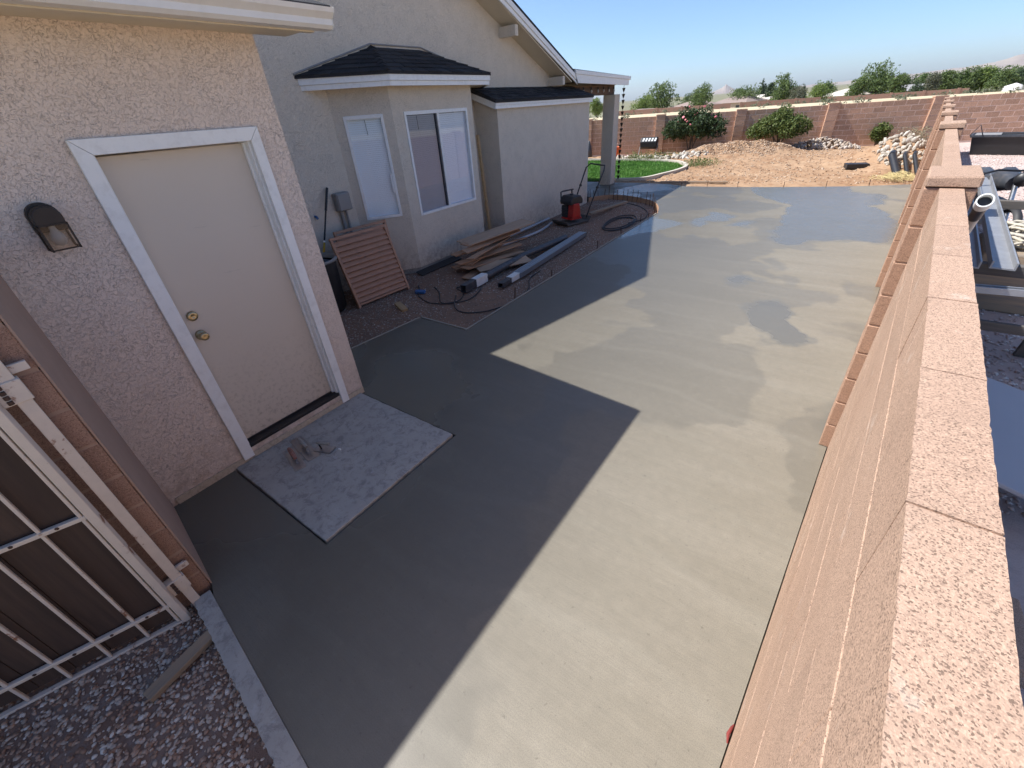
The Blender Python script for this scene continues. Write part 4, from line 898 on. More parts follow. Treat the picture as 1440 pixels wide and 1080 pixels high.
spec = [(-1.50, 3.85, 0.00, 1.5, 97), (-1.62, 4.05, .03, 1.6, 92), (-1.40, 3.95, .06, 1.45, 83), (-1.72, 4.15, .09, 1.6, 99), (-1.52, 4.00, .13, 1.5, 88), (-1.66, 4.25, .17, 1.5, 78), (-1.55, 4.05, .21, 1.55, 95), (-1.72, 4.15, .245, 1.6, 86), (-1.60, 4.2, .28, 1.55, 91), (-1.70, 4.30, .315, 1.5, 84)]
for (v_, u_, z_, L_, a_), lb in zip(spec, labs):
    plank(Wd(v_, u_, -.075 + z_ * 1.15), L_, .14 if z_ != .06 else .2, .017, R(a_ + rng.normal(0, 7)), rng.normal(0, .10), rng.normal(0, .04), lb, M_PICKET)
plank(Wd(-1.66, 4.42, .335), 1.62, .36, .018, R(79), .07, -.035, "wide plywood strip lying on top of the board pile", M_PLY, False)
plank(Wd(-1.15, 3.85, -.02), 1.0, .30, .015, R(62), .12, .02, "plywood offcut sticking out of the pile towards the gutter", M_PLY, False)
# black pipe with white coupling, grey gutter length
def zpt(v, u, z): return Wd(v, u, z)
e = empty("drain_pipe", Wd(-1.02, 2.62, 0)); o0 = e.location.copy(); tag(e, "long black drain pipe with a white coupling lying on the gravel", "pipe")
m = MB(); m.tube([Wd(-1.03, 3.18, -.03) - o0, Wd(-1.08, 4.4, -.025) - o0, Wd(-1.0, 5.75, -.035) - o0], .06, 14); m.build("black_tube", M_CHAR, e)
def sqtube(mb, a, b, w, h, open_=True):
    a, b = Vector(a), Vector(b); d = (b - a).normalized(); x = d.cross(Vector((0, 0, 1))).normalized(); z = x.cross(d)
    t = .006
    for (x0, x1, z0, z1) in ((-w / 2, w / 2, -h / 2, -h / 2 + t), (-w / 2, w / 2, h / 2 - t, h / 2), (-w / 2, -w / 2 + t, -h / 2 + t, h / 2 - t), (w / 2 - t, w / 2, -h / 2 + t, h / 2 - t)):
        P = [a + x * x0 + z * z0, a + x * x1 + z * z0, a + x * x1 + z * z1, a + x * x0 + z * z1]; mb.extrude(P, b - a)
m = MB(); sqtube(m, Wd(-1.0, 2.62, -.035) - o0, Wd(-1.02, 2.90, -.035) - o0, .10, .115); m.build("square_end", M_CHAR, e, bevel=.003)
m = MB(); sqtube(m, Wd(-1.02, 2.90, -.033) - o0, Wd(-1.03, 3.19, -.033) - o0, .112, .128); m.build("white_coupling", M_PVC, e, bevel=.003)
e = empty("gutter_length", Wd(-.62, 3.05, 0)); o0 = e.location.copy(); tag(e, "grey ribbed gutter length with a pale fitting nearest the slab", "gutter")
m = MB(); sqtube(m, Wd(-.60, 3.02, -.05) - o0, Wd(-.62, 3.28, -.05) - o0, .09, .07); m.build("square_end", M_CHAR, e, bevel=.003)
m = MB(); sqtube(m, Wd(-.62, 3.28, -.047) - o0, Wd(-.63, 3.52, -.047) - o0, .105, .085); m.build("white_coupling", M_PVC, e, bevel=.003)
gA, gB = Wd(-.63, 3.5, -.045) - o0, Wd(-.84, 6.2, -.05) - o0; dd = (gB - gA).normalized(); xx = dd.cross(Vector((0, 0, 1))).normalized(); m = MB()
pr = [(-.075, -.04), (.075, -.04), (.08, .04), (.062, .04), (.055, .028), (.04, .028), (.034, .04), (.012, .04), (.006, .028), (-.01, .028), (-.016, .04), (-.04, .04), (-.046, .028), (-.058, .028), (-.064, .04), (-.08, .04)]
m.extrude([gA + xx * x + Vector((0, 0, z)) for x, z in pr], gB - gA); m.build("ribbed_channel", plain("slate_grey_gutter", (.24, .27, .31), .35, .4, var=.12, scale=8), e)
M_STRIP = plain("pale_grey_strip", (.38, .40, .43), .4, .3, var=.12)
for k, (va, ua, vb, ub, vc, uc, lb) in enumerate([(-1.95, 4.9, -1.85, 6.1, -2.0, 6.9, "curved grey edging strip from the boards to the compactor"), (-2.22, 4.3, -2.2, 6.0, -2.24, 7.2, "straight grey edging strip along the pop-out wall")]):
    m = MB(); P = smooth_curve([(va, ua), (vb, ub), (vc, uc)], 8); m.tube([Wd(a, b, -.07 + .02 * k) for a, b in P], .028, 6); tag(m.build("edging_strip", M_STRIP), lb, "strip", "edging strips by the pop-out")
thing_box("black_sheet", "black plastic sheet edge tucked along the bay footing", "sheet", Wd(-2.28, 3.45, -.075), (1.0, .16, .012), (.25, -.02, HA + R(88)), M_DARK)
# cables
def cable(pts, r, lab, name="hose", mat=M_RUBBER, cat="hose"):
    P = smooth_curve([(p[0], p[1]) for p in pts], 6); m = MB(); m.tube([Wd(a, b, bedz(a, b) + r + .008) for a, b in P], r, 6); return tag(m.build(name, mat), lab, cat)
cable([(-1.62, 2.28), (-1.45, 2.15), (-1.1, 2.08), (-.85, 2.3), (-1.0, 2.62), (-1.25, 2.75), (-1.0, 3.0), (-.82, 2.75), (-.75, 2.4), (-1.0, 2.15), (-1.35, 2.45), (-1.6, 2.6)], .008, "thin black hose looped in front of the black pipe")
cable([(-1.05, 2.5), (-.7, 2.1), (-.35, 2.15), (-.12, 2.6), (-.22, 3.2), (-.45, 3.6), (-.5, 4.0)], .008, "black hose arcing along the edge of the new slab")
cable([(-1.62, 2.32), (-1.75, 2.42), (-1.9, 2.55)], .010, "dark cable end by the blue connector", "cable", cat="cable")
coil = []
for i in range(70):
    t = i / 69 * 2 * math.pi * 3.3; r = .42 + .035 * math.sin(t * .7); coil.append((-.62 + r * .62 * math.cos(t) + .01 * i / 10, 7.6 + r * 1.5 * math.sin(t) - .004 * i))
cable(coil, .010, "coil of black hose on the soil beside the compactor")
cable([(-.4, 7.5), (-.25, 8.0), (-.4, 8.7), (-.8, 9.2), (-1.2, 9.4)], .009, "black hose trailing round the far end of the bed")
o = thing_box("blue_connector", "small blue plastic connector on the gravel by the louvre panel", "connector", Wd(-1.60, 2.30, -.065), (.16, .07, .045), (.1, 0, HA + R(20)), M_BLUE, .01)
# compactor
e = empty("plate_compactor", Wd(-1.62, 7.15, bedz(-1.6, 7.1) + .005), HA + R(-20)); tag(e, "red and black plate compactor with folding handle on the bed", "compactor"); e.scale = (1.12, 1.12, 1.12)
m = MB(); pr = [(-.34, .09), (-.27, .02), (.27, .02), (.34, .09), (.34, .115), (.26, .05), (-.26, .05), (-.34, .115)]
m.extrude([(-.22, y, z) for y, z in pr], (.44, 0, 0)); m.build("base_plate", plain("dusty_steel", (.10, .09, .08), .7, .3, var=.3, scale=10), e, bevel=.004)
m = MB(); m.box(-.16, .16, -.14, .14, .10, .13); m.build("deck", M_RED, e, bevel=.01)
m = MB(); m.extrude([(.02, -.13, .13), (.02, .10, .13), (.02, .06, .40), (.02, -.10, .40)], (.16, 0, 0)); m.build("belt_guard", M_RED, e, bevel=.02)
m = MB(); m.box(-.17, .01, -.12, .11, .13, .36); m.build("engine_block", M_DARK, e, bevel=.02)
for k in range(6): mm = MB(); mm.box(-.18, .012, -.125, .115, .16 + k * .03, .168 + k * .03); mm.build("cooling_fin", M_CHAR, e)
m = MB(); m.extrude([(-.17 , y, z) for y, z in ((-.16, .38), (.16, .38), (.17, .46), (.11, .54), (-.10, .54), (-.17, .46))], (.33, 0, 0)); tk = m.build("fuel_tank", M_DARK, e, bevel=.025)
m = MB(); m.cyl((.0, 0, .535), (.0, 0, .565), .035, n=14); m.build("fuel_cap", M_CHAR, tk); m = MB(); m.box(-.175, -.168, -.09, .02, .425, .465); m.build("label_plate", M_PVC, tk)
m = MB(); m.lathe([(0, 0), (.075, 0), (.08, .02), (.07, .05), (0, .055)], n=18, M=Matrix.Translation((-.17, -.0, .26)) @ Matrix.Rotation(-math.pi / 2, 4, 'Y')); m.build("recoil_starter", M_DARK, e)
m = MB(); m.tube([(-.15, -.14, .38), (-.15, -.15, .60), (-.1, -.14, .62), (-.1, .13, .62), (-.15, .14, .60), (-.15, .14, .38)], .014, 7); m.build("roll_frame", M_DARK, e)
m = MB(); m.tube([(.20, .22, .10), (.24, .30, .35), (.26, .60, .92), (.22, .66, 1.0), (-.18, .66, 1.02), (-.24, .60, .95), (-.22, .30, .38), (-.2, .2, .12)], .014, 8); h_ = m.build("handle", M_DARK, e)
for x in (-.235, .25): m = MB(); m.cyl((x - .02, .45, .64), (x + .02, .45, .64), .022, n=8); m.build("clamp_knob", M_DARK, h_)
thing_box("stake_board", "grey board lying on the dirt heap behind the compactor", "board", Wd(-1.25, 8.35, .03), (1.25, .09, .04), (0, -.06, HA + R(70)), M_SCRAP)
thing_box("leaning_stud", "tall pine stud leaning in the recess between bay and pop-out", "stud", Wd(-2.56, 5.27, .86), (.042, .085, 1.92), (R(1.5), R(-2), HA + R(20)), M_LUMBER)
thing_box("red_toolbox", "small red object on the ground in the recess by the stud", "box", Wd(-2.50, 5.5, -.02), (.22, .18, .14), (0, 0, .3), M_RED, .02)
# stakes along the forms
def stake(p, h, lab, grp, r=.008):
    mm = MB(); a = rng.normal(0, .02, 2); mm.cyl((0, 0, -.15), (a[0], a[1], h), r, n=6); o = mm.build("form_stake", M_RUSTBAR, loc=p); return tag(o, lab, "stake", grp)
for i in range(2, len(CURVE_S) - 1, 2):
    v_, u_ = CURVE_S[i]; stake(Wd(v_ - .06, u_ - .05, 0), rng.uniform(.13, .24), "dark steel stake in the row along the curved form", "stakes along the curved form")
for u_ in (7.75, 7.3, 6.3, 5.2, 3.6, 2.6): stake(Wd(-.05, u_, 0), rng.uniform(.06, .16), "dark steel stake in the row along the straight form board", "stakes along the straight form")
for x_, y_ in ((-4.30, 13.44), (-3.52, 13.62), (-2.47, 13.92), (-1.56, 14.16), (-.7, 14.55), (-5.0, 13.36)): stake(Vector((x_, y_, 0)), rng.uniform(.09, .17), "dark stake in the row at the far edge of the slab", "stakes along the far slab edge", .008)
thing_box("grade_board", "narrow board lying on the dirt at the far slab corner", "board", Vector((-4.9, 14.0, .0)), (1.9, .06, .04), (0, 0, R(12)), M_SCRAP)

# ------------------------------------------------------------------ patio details: string lights and rain chain
e = empty("string_lights", Wd(-2.84, 9.5, 2.5), HA); tag(e, "string of small light bulbs along the brown patio beam", "string lights")
cp = []
us = [0, .25, .5, .95, 1.35, 1.7, 2.05, 2.4]
for i in range(len(us) - 1):
    for k in range(5): t = k / 5; cp.append((.0, us[i] + (us[i + 1] - us[i]) * t, .03 - .05 * math.sin(math.pi * t)))
m = MB(); m.tube(cp, .005, 5); m.build("wire", M_RUBBER, e)
for y in us[1:]:
    m = MB(); m.cyl((0, y, .03), (0, y, -.03), .013, n=8); b = m.build("socket", M_DARK, e); m = MB(); m.lathe([(.0, -.10), (.018, -.09), (.026, -.07), (.022, -.045), (.012, -.03)], (0, y, 0), 10); m.build("bulb", M_BULB, b)
e = empty("rain_chain", Wd(-2.62, 12.08, 0), HA); tag(e, "dark metal rain chain of small cups hanging beside the patio post", "rain chain")
cm = MB(); cm.lathe([(.010, -.05), (.018, -.048), (.045, .035), (.048, .04), (.040, .04), (.012, -.03)], n=12); cme = cm.mesh("cup", M_BRONZE)
for i in range(17): place("cup", cme, (0, 0, 2.44 - i * .142), (0, 0, i), e)
m = MB(); m.tube([(0, 0, 2.62), (0, 0, .10)], .006, 5); m.build("chain", M_BRONZE, e)

# ------------------------------------------------------------------ vegetation
def leaves(C, size, n_per, spread, nrm_up=.3):
    """leaf quads round centres C (k,3) -> V,F,attr"""
    k = len(C); n = k * n_per; P = np.repeat(C, n_per, 0) + rng.normal(0, spread, (n, 3)); s = rng.uniform(.6, 1.3, n)[:, None] * size
    d1 = rng.normal(0, 1, (n, 3)); d1 /= np.linalg.norm(d1, axis=1)[:, None]; d2 = rng.normal(0, 1, (n, 3)); d2[:, 2] *= .6; d2 -= (d2 * d1).sum(1)[:, None] * d1; d2 /= np.linalg.norm(d2, axis=1)[:, None]
    Vq = np.stack([P - d1 * s, P + d2 * s * .5, P + d1 * s, P - d2 * s * .5], 1); return Vq.reshape(-1, 3), np.arange(4 * n).reshape(-1, 4), np.repeat(np.clip(rng.normal(.5, .25, n), 0, 1), 4)
def crown_points(lobes, n, hollow=.35):
    out = []
    w = np.array([l[3] ** 2 for l in lobes]); w = w / w.sum()
    for l, k in zip(lobes, np.maximum(1, (w * n).astype(int))):
        d = rng.normal(0, 1, (k, 3)); d /= np.linalg.norm(d, axis=1)[:, None]; r = l[3] * (hollow + (1 - hollow) * rng.random(k) ** .5) * (1 + .18 * np.sin(d[:, 0] * 5 + l[0]) * np.cos(d[:, 2] * 6))
        out.append(np.array(l[:3]) + d * r[:, None] * np.array([1, 1, l[4] if len(l) > 4 else 1]))
    return np.vstack(out)
def tree_meshes(kind, h, w, seed):
    global rng
    old = rng; rng = np.random.default_rng(seed); t = MB(); lobes = []
    if kind == "conifer":
        for i in range(9): f = i / 8; lobes.append((rng.normal(0, w * .05), rng.normal(0, w * .05), h * (.14 + .8 * f), w * .5 * (1.05 - f) + .12, 1.1))
        t.tube([(0, 0, -.5), (0, 0, h * .5), (0, 0, h * .95)], [h * .025, h * .015, .02], 6); C = crown_points(lobes, 1100, .5); sz, npn, sp = .21, 5, .12
    else:
        nl = 13
        for i in range(nl):
            a = rng.uniform(0, 6.28); rr = w * .33 * math.sqrt(rng.random()); f = rng.uniform(.3, .86); k = 1 - abs(f - .5) * .9
            lobes.append((rr * math.cos(a) * k, rr * math.sin(a) * k, h * f, w * rng.uniform(.18, .30), rng.uniform(.75, 1.15)))
        lobes.append((rng.normal(0, w * .08), 0, h * .90, w * .14, 1.2))
        t.tube([(0, 0, -.5), (w * .01, 0, h * .2), (-w * .01, 0, h * .45), (0, 0, h * .75)], [h * .03, h * .024, h * .016, h * .006], 7)
        for l in lobes[:9]: t.tube([(0, 0, h * rng.uniform(.18, .4)), (l[0] * .5, l[1] * .5, l[2] * .75), (l[0], l[1], l[2])], [h * .012, h * .008, h * .003], 5)
        C = crown_points(lobes, 1100, .45); sz, npn, sp = .24, 5, .18
    V_, F_, at_ = leaves(C, sz * h / 8, npn, sp * h / 8); rng = old; return t, (V_, F_, at_)
def tree(name, x, y, z, h, w, kind, leafm, lab, seed):
    e = empty(name, (x, y, z), rng.uniform(0, 6)); tag(e, lab, "tree", "trees beyond the back wall"); t, (V_, F_, at_) = tree_meshes(kind, h, w, seed)
    t.build("trunk", M_BARK, e, fix=False); np_obj("crown", V_, F_, M_LEAF[leafm], e, at_); return e
TREES = [(-46.7,78.6,2.79,2.3,"round","bright","yellow-green tree seen just left of the patio post"),
 (-36.7,76.4,2.44,2.9,"round","bright","small bright green tree beyond the wall right of the rain chain"), (-35.7,81.6,3.91,4.6,"round","green","larger green tree behind the small bright one near the post"),
 (-27.8,77.8,3.37,3.6,"round","green","green tree rising directly behind the pink flowering bush"), (-25.8,91.4,2.65,4.4,"round","green","wide round green tree right of the brown-roofed house"),
 (-27.6,108.8,4.11,2.5,"conifer","dark","pointed dark conifer above the white-roofed house"), (-24.7,104,3.24,2.0,"round","dark","dark tree just right of the pointed conifer"),
 (-20.5,94.5,3.88,3.7,"round","green","tall ragged green tree right of the white-roofed house"), (-17.3,89.5,2.06,2.4,"round","grey","low grey-green tree right of the tall ragged one"),
 (-18.0,96.1,2.69,1.5,"conifer","dark","narrow dark conifer between grey-green and bright trees"), (-14.7,93.3,2.09,3.2,"round","bright","low bright green tree left of the tan-roofed house"),
 (-10.3,93.8,2.84,2.8,"round","green","green tree behind the right end of the tan roof"), (-8.2,98.8,3.66,4.5,"round","green","biggest bushy green tree right of the tan-roofed house"),
 (-5.5,95.8,2.59,2.3,"round","green","green tree behind the grey-roofed house"), (-3.2,93.7,2.07,1.9,"conifer","dark","dark spruce at the right end of the grey roof"),
 (-1.8,100.4,2.44,2.2,"round","grey","grey-green tree right of the dark spruce"), (-.2,103.6,2.58,2.6,"round","green","green tree in line with the side wall"),
 (1.9,105.5,2.85,3.0,"round","green","first green tree right of the side wall line"), (4.1,106.7,2.74,2.8,"round","bright","bright tree second right of the side wall line"),
 (6.0,103.9,2.62,2.8,"round","green","third tree right of the side wall line, behind pale boulders"), (8.1,105.2,2.69,2.7,"round","dark","dark tree at the right edge of the picture"),
 (-6.1,121.9,2.15,3.2,"round","dark","dark distant tree between the biggest tree and grey roof"), (-76.7,200,3.0,4.0,"round","green","small distant tree left of the pale peak")]
BACK = [(1.0, 118, 2.3, 3.2, "green", "second-row"), (3.2, 120, 2.36, 3.4, "dark", "second-row"), (5.4, 119, 2.34, 3.4, "green", "second-row"), (7.6, 121, 2.4, 3.6, "green", "second-row"), (9.8, 118, 2.34, 3.4, "bright", "second-row"), (-3.8, 122, 2.6, 3.2, "green", "x"), (-9.8, 128, 2.75, 3.0, "dark", "x"), (-13.5, 126, 2.5, 3.4, "green", "x"), (-19.0, 124, 2.9, 3.2, "green", "x"), (-34, 118, 2.5, 3.2, "green", "x"), (-41, 112, 2.4, 3.4, "grey", "x"), (-49, 104, 2.3, 3.6, "green", "x")]
BLAB = ["distant green tree behind the first tree right of the side wall", "distant dark tree behind the bright tree right of the side wall", "distant green tree behind the pale boulders", "distant green tree above the smaller pale boulder", "distant bright tree at the extreme right edge", "distant green tree just right of the dark spruce", "distant dark tree above the tan roof's right half", "distant green tree above the tan roof's left end", "distant green tree behind the narrow dark conifer", "distant green tree left of the pale peak", "distant grey-green tree above the low brown roof", "distant green tree behind the patio post"]
TREES += [(x, y, h, w, "round", c, lb) for (x, y, h, w, c, _), lb in zip(BACK, BLAB)]
for i, (x, y, h, w, kd, lm, lb) in enumerate(TREES):
    f = 1.9; X_, Y_ = x * f, y * f; zt_ = 2.17 + (h - .1 - 2.17) * f; zb = float(ground_z(np.array(math.hypot(X_, Y_)))); tree("conifer_tree" if kd == "conifer" else "leafy_tree", X_, Y_, zb, (zt_ - zb) * 1.04, w * f * 1.25, kd, lm, lb, 100 + i)
def shrub(name, loc, lobes, n, leafm, size, per, spread, lab, cat="bush", stems=8, twig=None):
    e = empty(name, loc); tag(e, lab, cat); C = crown_points(lobes, n, .55); V_, F_, at_ = leaves(C, size, per, spread); np_obj("foliage", V_, F_, M_LEAF[leafm], e, at_)
    mm = MB()
    for k in range(stems): l = lobes[k % len(lobes)]; mm.tube([(rng.normal(0, .06), rng.normal(0, .06), -.1), (l[0] * .5, l[1] * .5, l[2] * .6), (l[0] + rng.normal(0, .1), l[1], l[2] + l[3] * .5)], [.025, .016, .006], 5)
    mm.build("stems", M_BARK, e, fix=False); return e, lobes
rb = []
for k in range(15):
    a = k * 2.4; rr = .98 * math.sqrt(k / 15); z = .78 + .62 * (1 - (rr / 1.1) ** 2) * rng.uniform(.5, 1.15); rb.append((rr * math.cos(a) * 1.15, rr * math.sin(a) * .75, z, rng.uniform(.34, .48), .95))
rb.append((.45, 0, 1.52, .26, 1.0)); rb.append((-.35, 0, 1.5, .28, 1.0))
rose, _ = shrub("rose_bush", (-7.85, 21.45, .02), rb, 1800, "rose", .06, 5, .05, "large dark green rose bush with pink blooms by the back wall")
fl = MB(); fm_ = MB(); fl.lathe([(0, .0), (.035, .01), (.055, .035), (.045, .06), (.025, .045), (0, .05)], n=9); fme = fl.mesh("bloom", M_PETAL); fme2 = fl.mesh("bloom", M_PETALR)
for k in range(16):
    l = rb[rng.integers(len(rb))]; d = rng.normal(0, 1, 3); d[1] = -abs(d[1]); d[2] = abs(d[2]) + .3; d /= np.linalg.norm(d); p = np.array(l[:3]) + d * l[3] * 1.02
    s_ = rng.uniform(.7, 1.2); place("bloom", fme if rng.random() < .75 else fme2, tuple(p), (rng.uniform(.3, 1.2), 0, rng.uniform(0, 6)), rose, (s_, s_, s_))
gb = []
for k in range(13):
    a = k * 2.4; rr = .90 * math.sqrt(k / 13); gb.append((rr * math.cos(a) * 1.15, rr * math.sin(a) * .7, .62 + .6 * (1 - rr / 1.0) * rng.uniform(.7, 1.1), rng.uniform(.28, .38), .85))
shrub("green_bush", (-4.65, 22.55, .05), gb, 1900, "bush", .05, 5, .05, "broad light green bush against the back wall")
shrub("small_bush", (-1.42, 24.15, .0), [(0, 0, .38, .25), (.12, 0, .5, .2), (-.12, 0, .45, .2), (0, .1, .62, .16)], 320, "bush", .05, 4, .04, "small green bush between the two rock piles at the wall")
def weed(loc, n, hgt, spread, lab, mat="pale"):
    e = empty("weed_clump", loc); tag(e, lab, "weeds"); V_ = []; k = n
    P = rng.normal(0, spread, (k, 2)); tip = P + rng.normal(0, spread * .8, (k, 2)); hh = rng.uniform(.4, 1, k) * hgt; w_ = .008
    Vq = np.zeros((k, 3, 3)); Vq[:, 0, :2] = P - [w_, 0]; Vq[:, 1, :2] = P + [w_, 0]; Vq[:, 2, :2] = tip; Vq[:, 2, 2] = hh
    np_obj("stalks", Vq.reshape(-1, 3), np.arange(3 * k).reshape(-1, 3), M_LEAF[mat], e, np.repeat(rng.random(k), 3))["kind"] = "stuff"
    C = np.column_stack([tip, hh]); V_, F_, at_ = leaves(C, .03, 3, .04); np_obj("leaves", V_, F_, M_LEAF[mat], e, at_)
weed((-.35, 24.2, -.02), 200, .6, .22, "pale dry weeds in the corner behind the right rock pile"); weed((-6.0, 17.6, -.02), 160, .22, .25, "low green weeds at the lawn's rounded end", "bush"); weed((-8.9, 19.3, 0), 220, .25, .5, "weeds along the kerb behind the lawn", "bush")

# ------------------------------------------------------------------ rocks
def rock_mesh(mat, seed):
    b = bmesh.new(); bmesh.ops.create_icosphere(b, subdivisions=1, radius=1); r = np.random.default_rng(seed)
    for v in b.verts: v.co *= r.uniform(.8, 1.15)
    me = bpy.data.meshes.new("rock"); b.to_mesh(me); b.free(); me.materials.append(mat)
    me.polygons.foreach_set("use_smooth", [True] * len(me.polygons)); return me
RK = [rock_mesh(M_ROCK, 300 + i) for i in range(5)]; RK2 = [rock_mesh(M_ROCK2, 320 + i) for i in range(5)]
def pile(loc, rx, ry, hh, n, s0, s1, lab, mes, fz):
    e = empty("rock_pile", loc); tag(e, lab, "rock pile", "rock piles in the yard")
    for k in range(n):
        a = rng.uniform(0, 6.28); r = math.sqrt(rng.random()) ; x, y = r * rx * math.cos(a), r * ry * math.sin(a); z = hh * max(0, 1 - r ** 1.4) * rng.uniform(.75, 1.0) + float(fz(loc[0] + x, loc[1] + y)) - loc[2]
        s = rng.uniform(s0, s1); place("rock", mes[rng.integers(5)], (x, y, z + s * .2), tuple(rng.uniform(0, 6, 3)), e, (s * rng.uniform(1, 1.5), s * rng.uniform(.7, 1), s * rng.uniform(.5, .8)))
    return e
pile((-3.15, 23.35, 0), 1.3, .55, .40, 290, .05, .085, "pile of tan river rocks at the wall right of the broad bush", RK, lambda x, y: -.02)
pile((-.38, 18.5, 0), .62, 1.7, .06, 290, .045, .085, "heap of pale grey rocks against the side wall over pipes", RK2, lambda x, y: float(yz(x, y)))
pile((-7.35, 19.35, 0), 1.0, .35, .08, 70, .06, .12, "low scatter of pale rocks between lawn and dirt mound", RK2, lambda x, y: float(yz(x, y)) * .6)
pile((-9.2, 19.6, 0), 1.6, .25, .05, 70, .05, .10, "row of pale rocks along the strip behind the lawn", RK2, lambda x, y: 0.0)
for k, (x, y, a, L, r, lb) in enumerate([(-.55, 16.75, 95, .9, .09, "open-ended black drain pipe sticking out of the rock heap"), (-.28, 16.8, 80, .7, .05, "second black pipe under the rock heap"), (-.08, 16.9, 74, .7, .05, "third black pipe under the rock heap by the wall")]):
    m = MB(); p0 = Vector((x, y, .42)); p1 = Vector((x + .22 * (1 if k else 1.3), y - .75, .03)); m.tube([p0, p1], r, 12); m.tube([p0 + Vector((0, .25, .03)), p0], r, 12); tag(m.build("black_pipe", M_DARK), lb, "pipe", "pipes in the rock heap")
thing_box("black_crate", "flat black crate lying on the dirt left of the rock heap", "crate", Vector((-1.3, 17.1, .12)), (.55, .35, .12), (0, 0, R(20)), M_DARK, .01)
P = rng.normal(0, 1, (900, 2)) * [.24, .34] + [-.22, 15.85]; a = rng.uniform(0, 3.14, 900); L_ = rng.uniform(.05, .14, 900); z = .0 + rng.random(900) * .13 * np.exp(-((P[:, 0] + .22) / .3) ** 2)
V3 = np.zeros((900, 3, 3)); V3[:, 0] = np.column_stack([P - np.column_stack([np.cos(a), np.sin(a)]) * L_[:, None], z]); V3[:, 1] = np.column_stack([P + np.column_stack([np.cos(a), np.sin(a)]) * L_[:, None], z + .02]); V3[:, 2] = np.column_stack([P + .012, z + .012])
tag(np_obj("straw", V3.reshape(-1, 3), np.arange(2700).reshape(-1, 3), ramp_attr_mat("yellow_straw", [(0, (.40, .31, .13)), (1, (.58, .48, .24))]), attr=np.repeat(rng.random(900), 3)), "yellow straw strewn at the far slab corner", "straw", kind="stuff")

# ------------------------------------------------------------------ things behind the lawn
e = empty("barrel_tumbler", (-9.5, 20.75, .0), R(12)); tag(e, "black composter drum with pale slots on a stand by the back wall", "composter")
m = MB(); m.extrude([(-.36, y, z) for y, z in ((-.22, .34), (-.24, .55), (-.12, .72), (.12, .72), (.24, .55), (.22, .34), (.1, .26), (-.1, .26))], (.72, 0, 0)); m.build("drum", M_DARK, e, bevel=.02)
for k in range(5): m = MB(); m.extrude([(-.27 + k * .13, -.228, .575), (-.20 + k * .13, -.228, .575), (-.17 + k * .13, -.150, .69), (-.24 + k * .13, -.150, .69)], (0, -.008, .006)); m.build("slot", M_PVC, e)
for x in (-.38, .38):
    for s_ in (-1, 1): m = MB(); m.tube([(x, .0, .5), (x, s_ * .3, 0)], .016, 6); m.build("leg", M_GREYBOX, e)
e = empty("orange_bucket", (-10.85, 20.25, .0)); tag(e, "orange bucket standing behind the lawn near the patio post", "bucket")
m = MB(); m.lathe([(0, .0), (.16, 0), (.19, .38), (.2, .40), (.18, .40), (.15, .02)], n=18); m.build("body", M_ORANGE, e); m = MB(); m.tube([(-.19, 0, .36)] + [(-.19 * math.cos(t), 0, .36 + .16 * math.sin(t)) for t in (.5, 1, 1.57, 2.1, 2.6)] + [(.19, 0, .36)], .006, 5); m.build("bail", M_STEEL, e)
thing_box("stepping_plank", "dark plank lying on blocks right of the composter drum", "plank", Vector((-8.75, 20.9, .07)), (.75, .2, .05), (0, 0, R(18)), M_SCRAP)
m = MB(); m.lathe([(0, 0), (.18, .0), (.13, .35), (.05, .65), (0, .7)], n=9); tag(m.build("dark_tarp_bundle", M_CHAR, loc=(-12.2, 20.0, 0)), "dark wrapped bundle standing left of the patio post", "bundle")

# ------------------------------------------------------------------ neighbour's things
e = empty("stock_trough", (2.3, 21.7, -.05), R(-6)); tag(e, "large black rectangular trough in the neighbouring yard", "trough")
m = MB(); o4 = [(-1.15, -.45), (1.15, -.45), (1.15, .45), (-1.15, .45)]; lo = [(x * .88, y * .8, 0) for x, y in o4]; hi = [(x, y, .55) for x, y in o4]; hi2 = [(x * .96, y * .9, .55) for x, y in o4]; lo2 = [(x * .86, y * .76, .2) for x, y in o4]
m.add(lo + hi + hi2 + lo2, [(3, 2, 1, 0)] + [(i, (i + 1) % 4, 4 + (i + 1) % 4, 4 + i) for i in range(4)] + [(4 + i, 4 + (i + 1) % 4, 8 + (i + 1) % 4, 8 + i) for i in range(4)] + [(8 + i, 8 + (i + 1) % 4, 12 + (i + 1) % 4, 12 + i) for i in range(4)] + [(12, 13, 14, 15)]); m.build("tub", M_DARK, e, bevel=.02)
m = MB(); m.box(-1.18, 1.18, -.49, -.44, .50, .57); m.box(-1.18, 1.18, .44, .49, .50, .57); m.box(-1.19, -1.14, -.44, .44, .50, .57); m.box(1.14, 1.19, -.44, .44, .50, .57); m.build("rim", M_CHAR, e, bevel=.01)
m = MB(); m.box(-1.1, -.5, -.42, .42, .54, .562); m.build("lid_half", M_GREYBOX, e)
m = MB(); m.tube([(-1.2, -.48, .56), (-1.05, -.5, .85), (-.9, -.5, .56)], .015, 6); m.build("carry_handle", M_DARK, e)
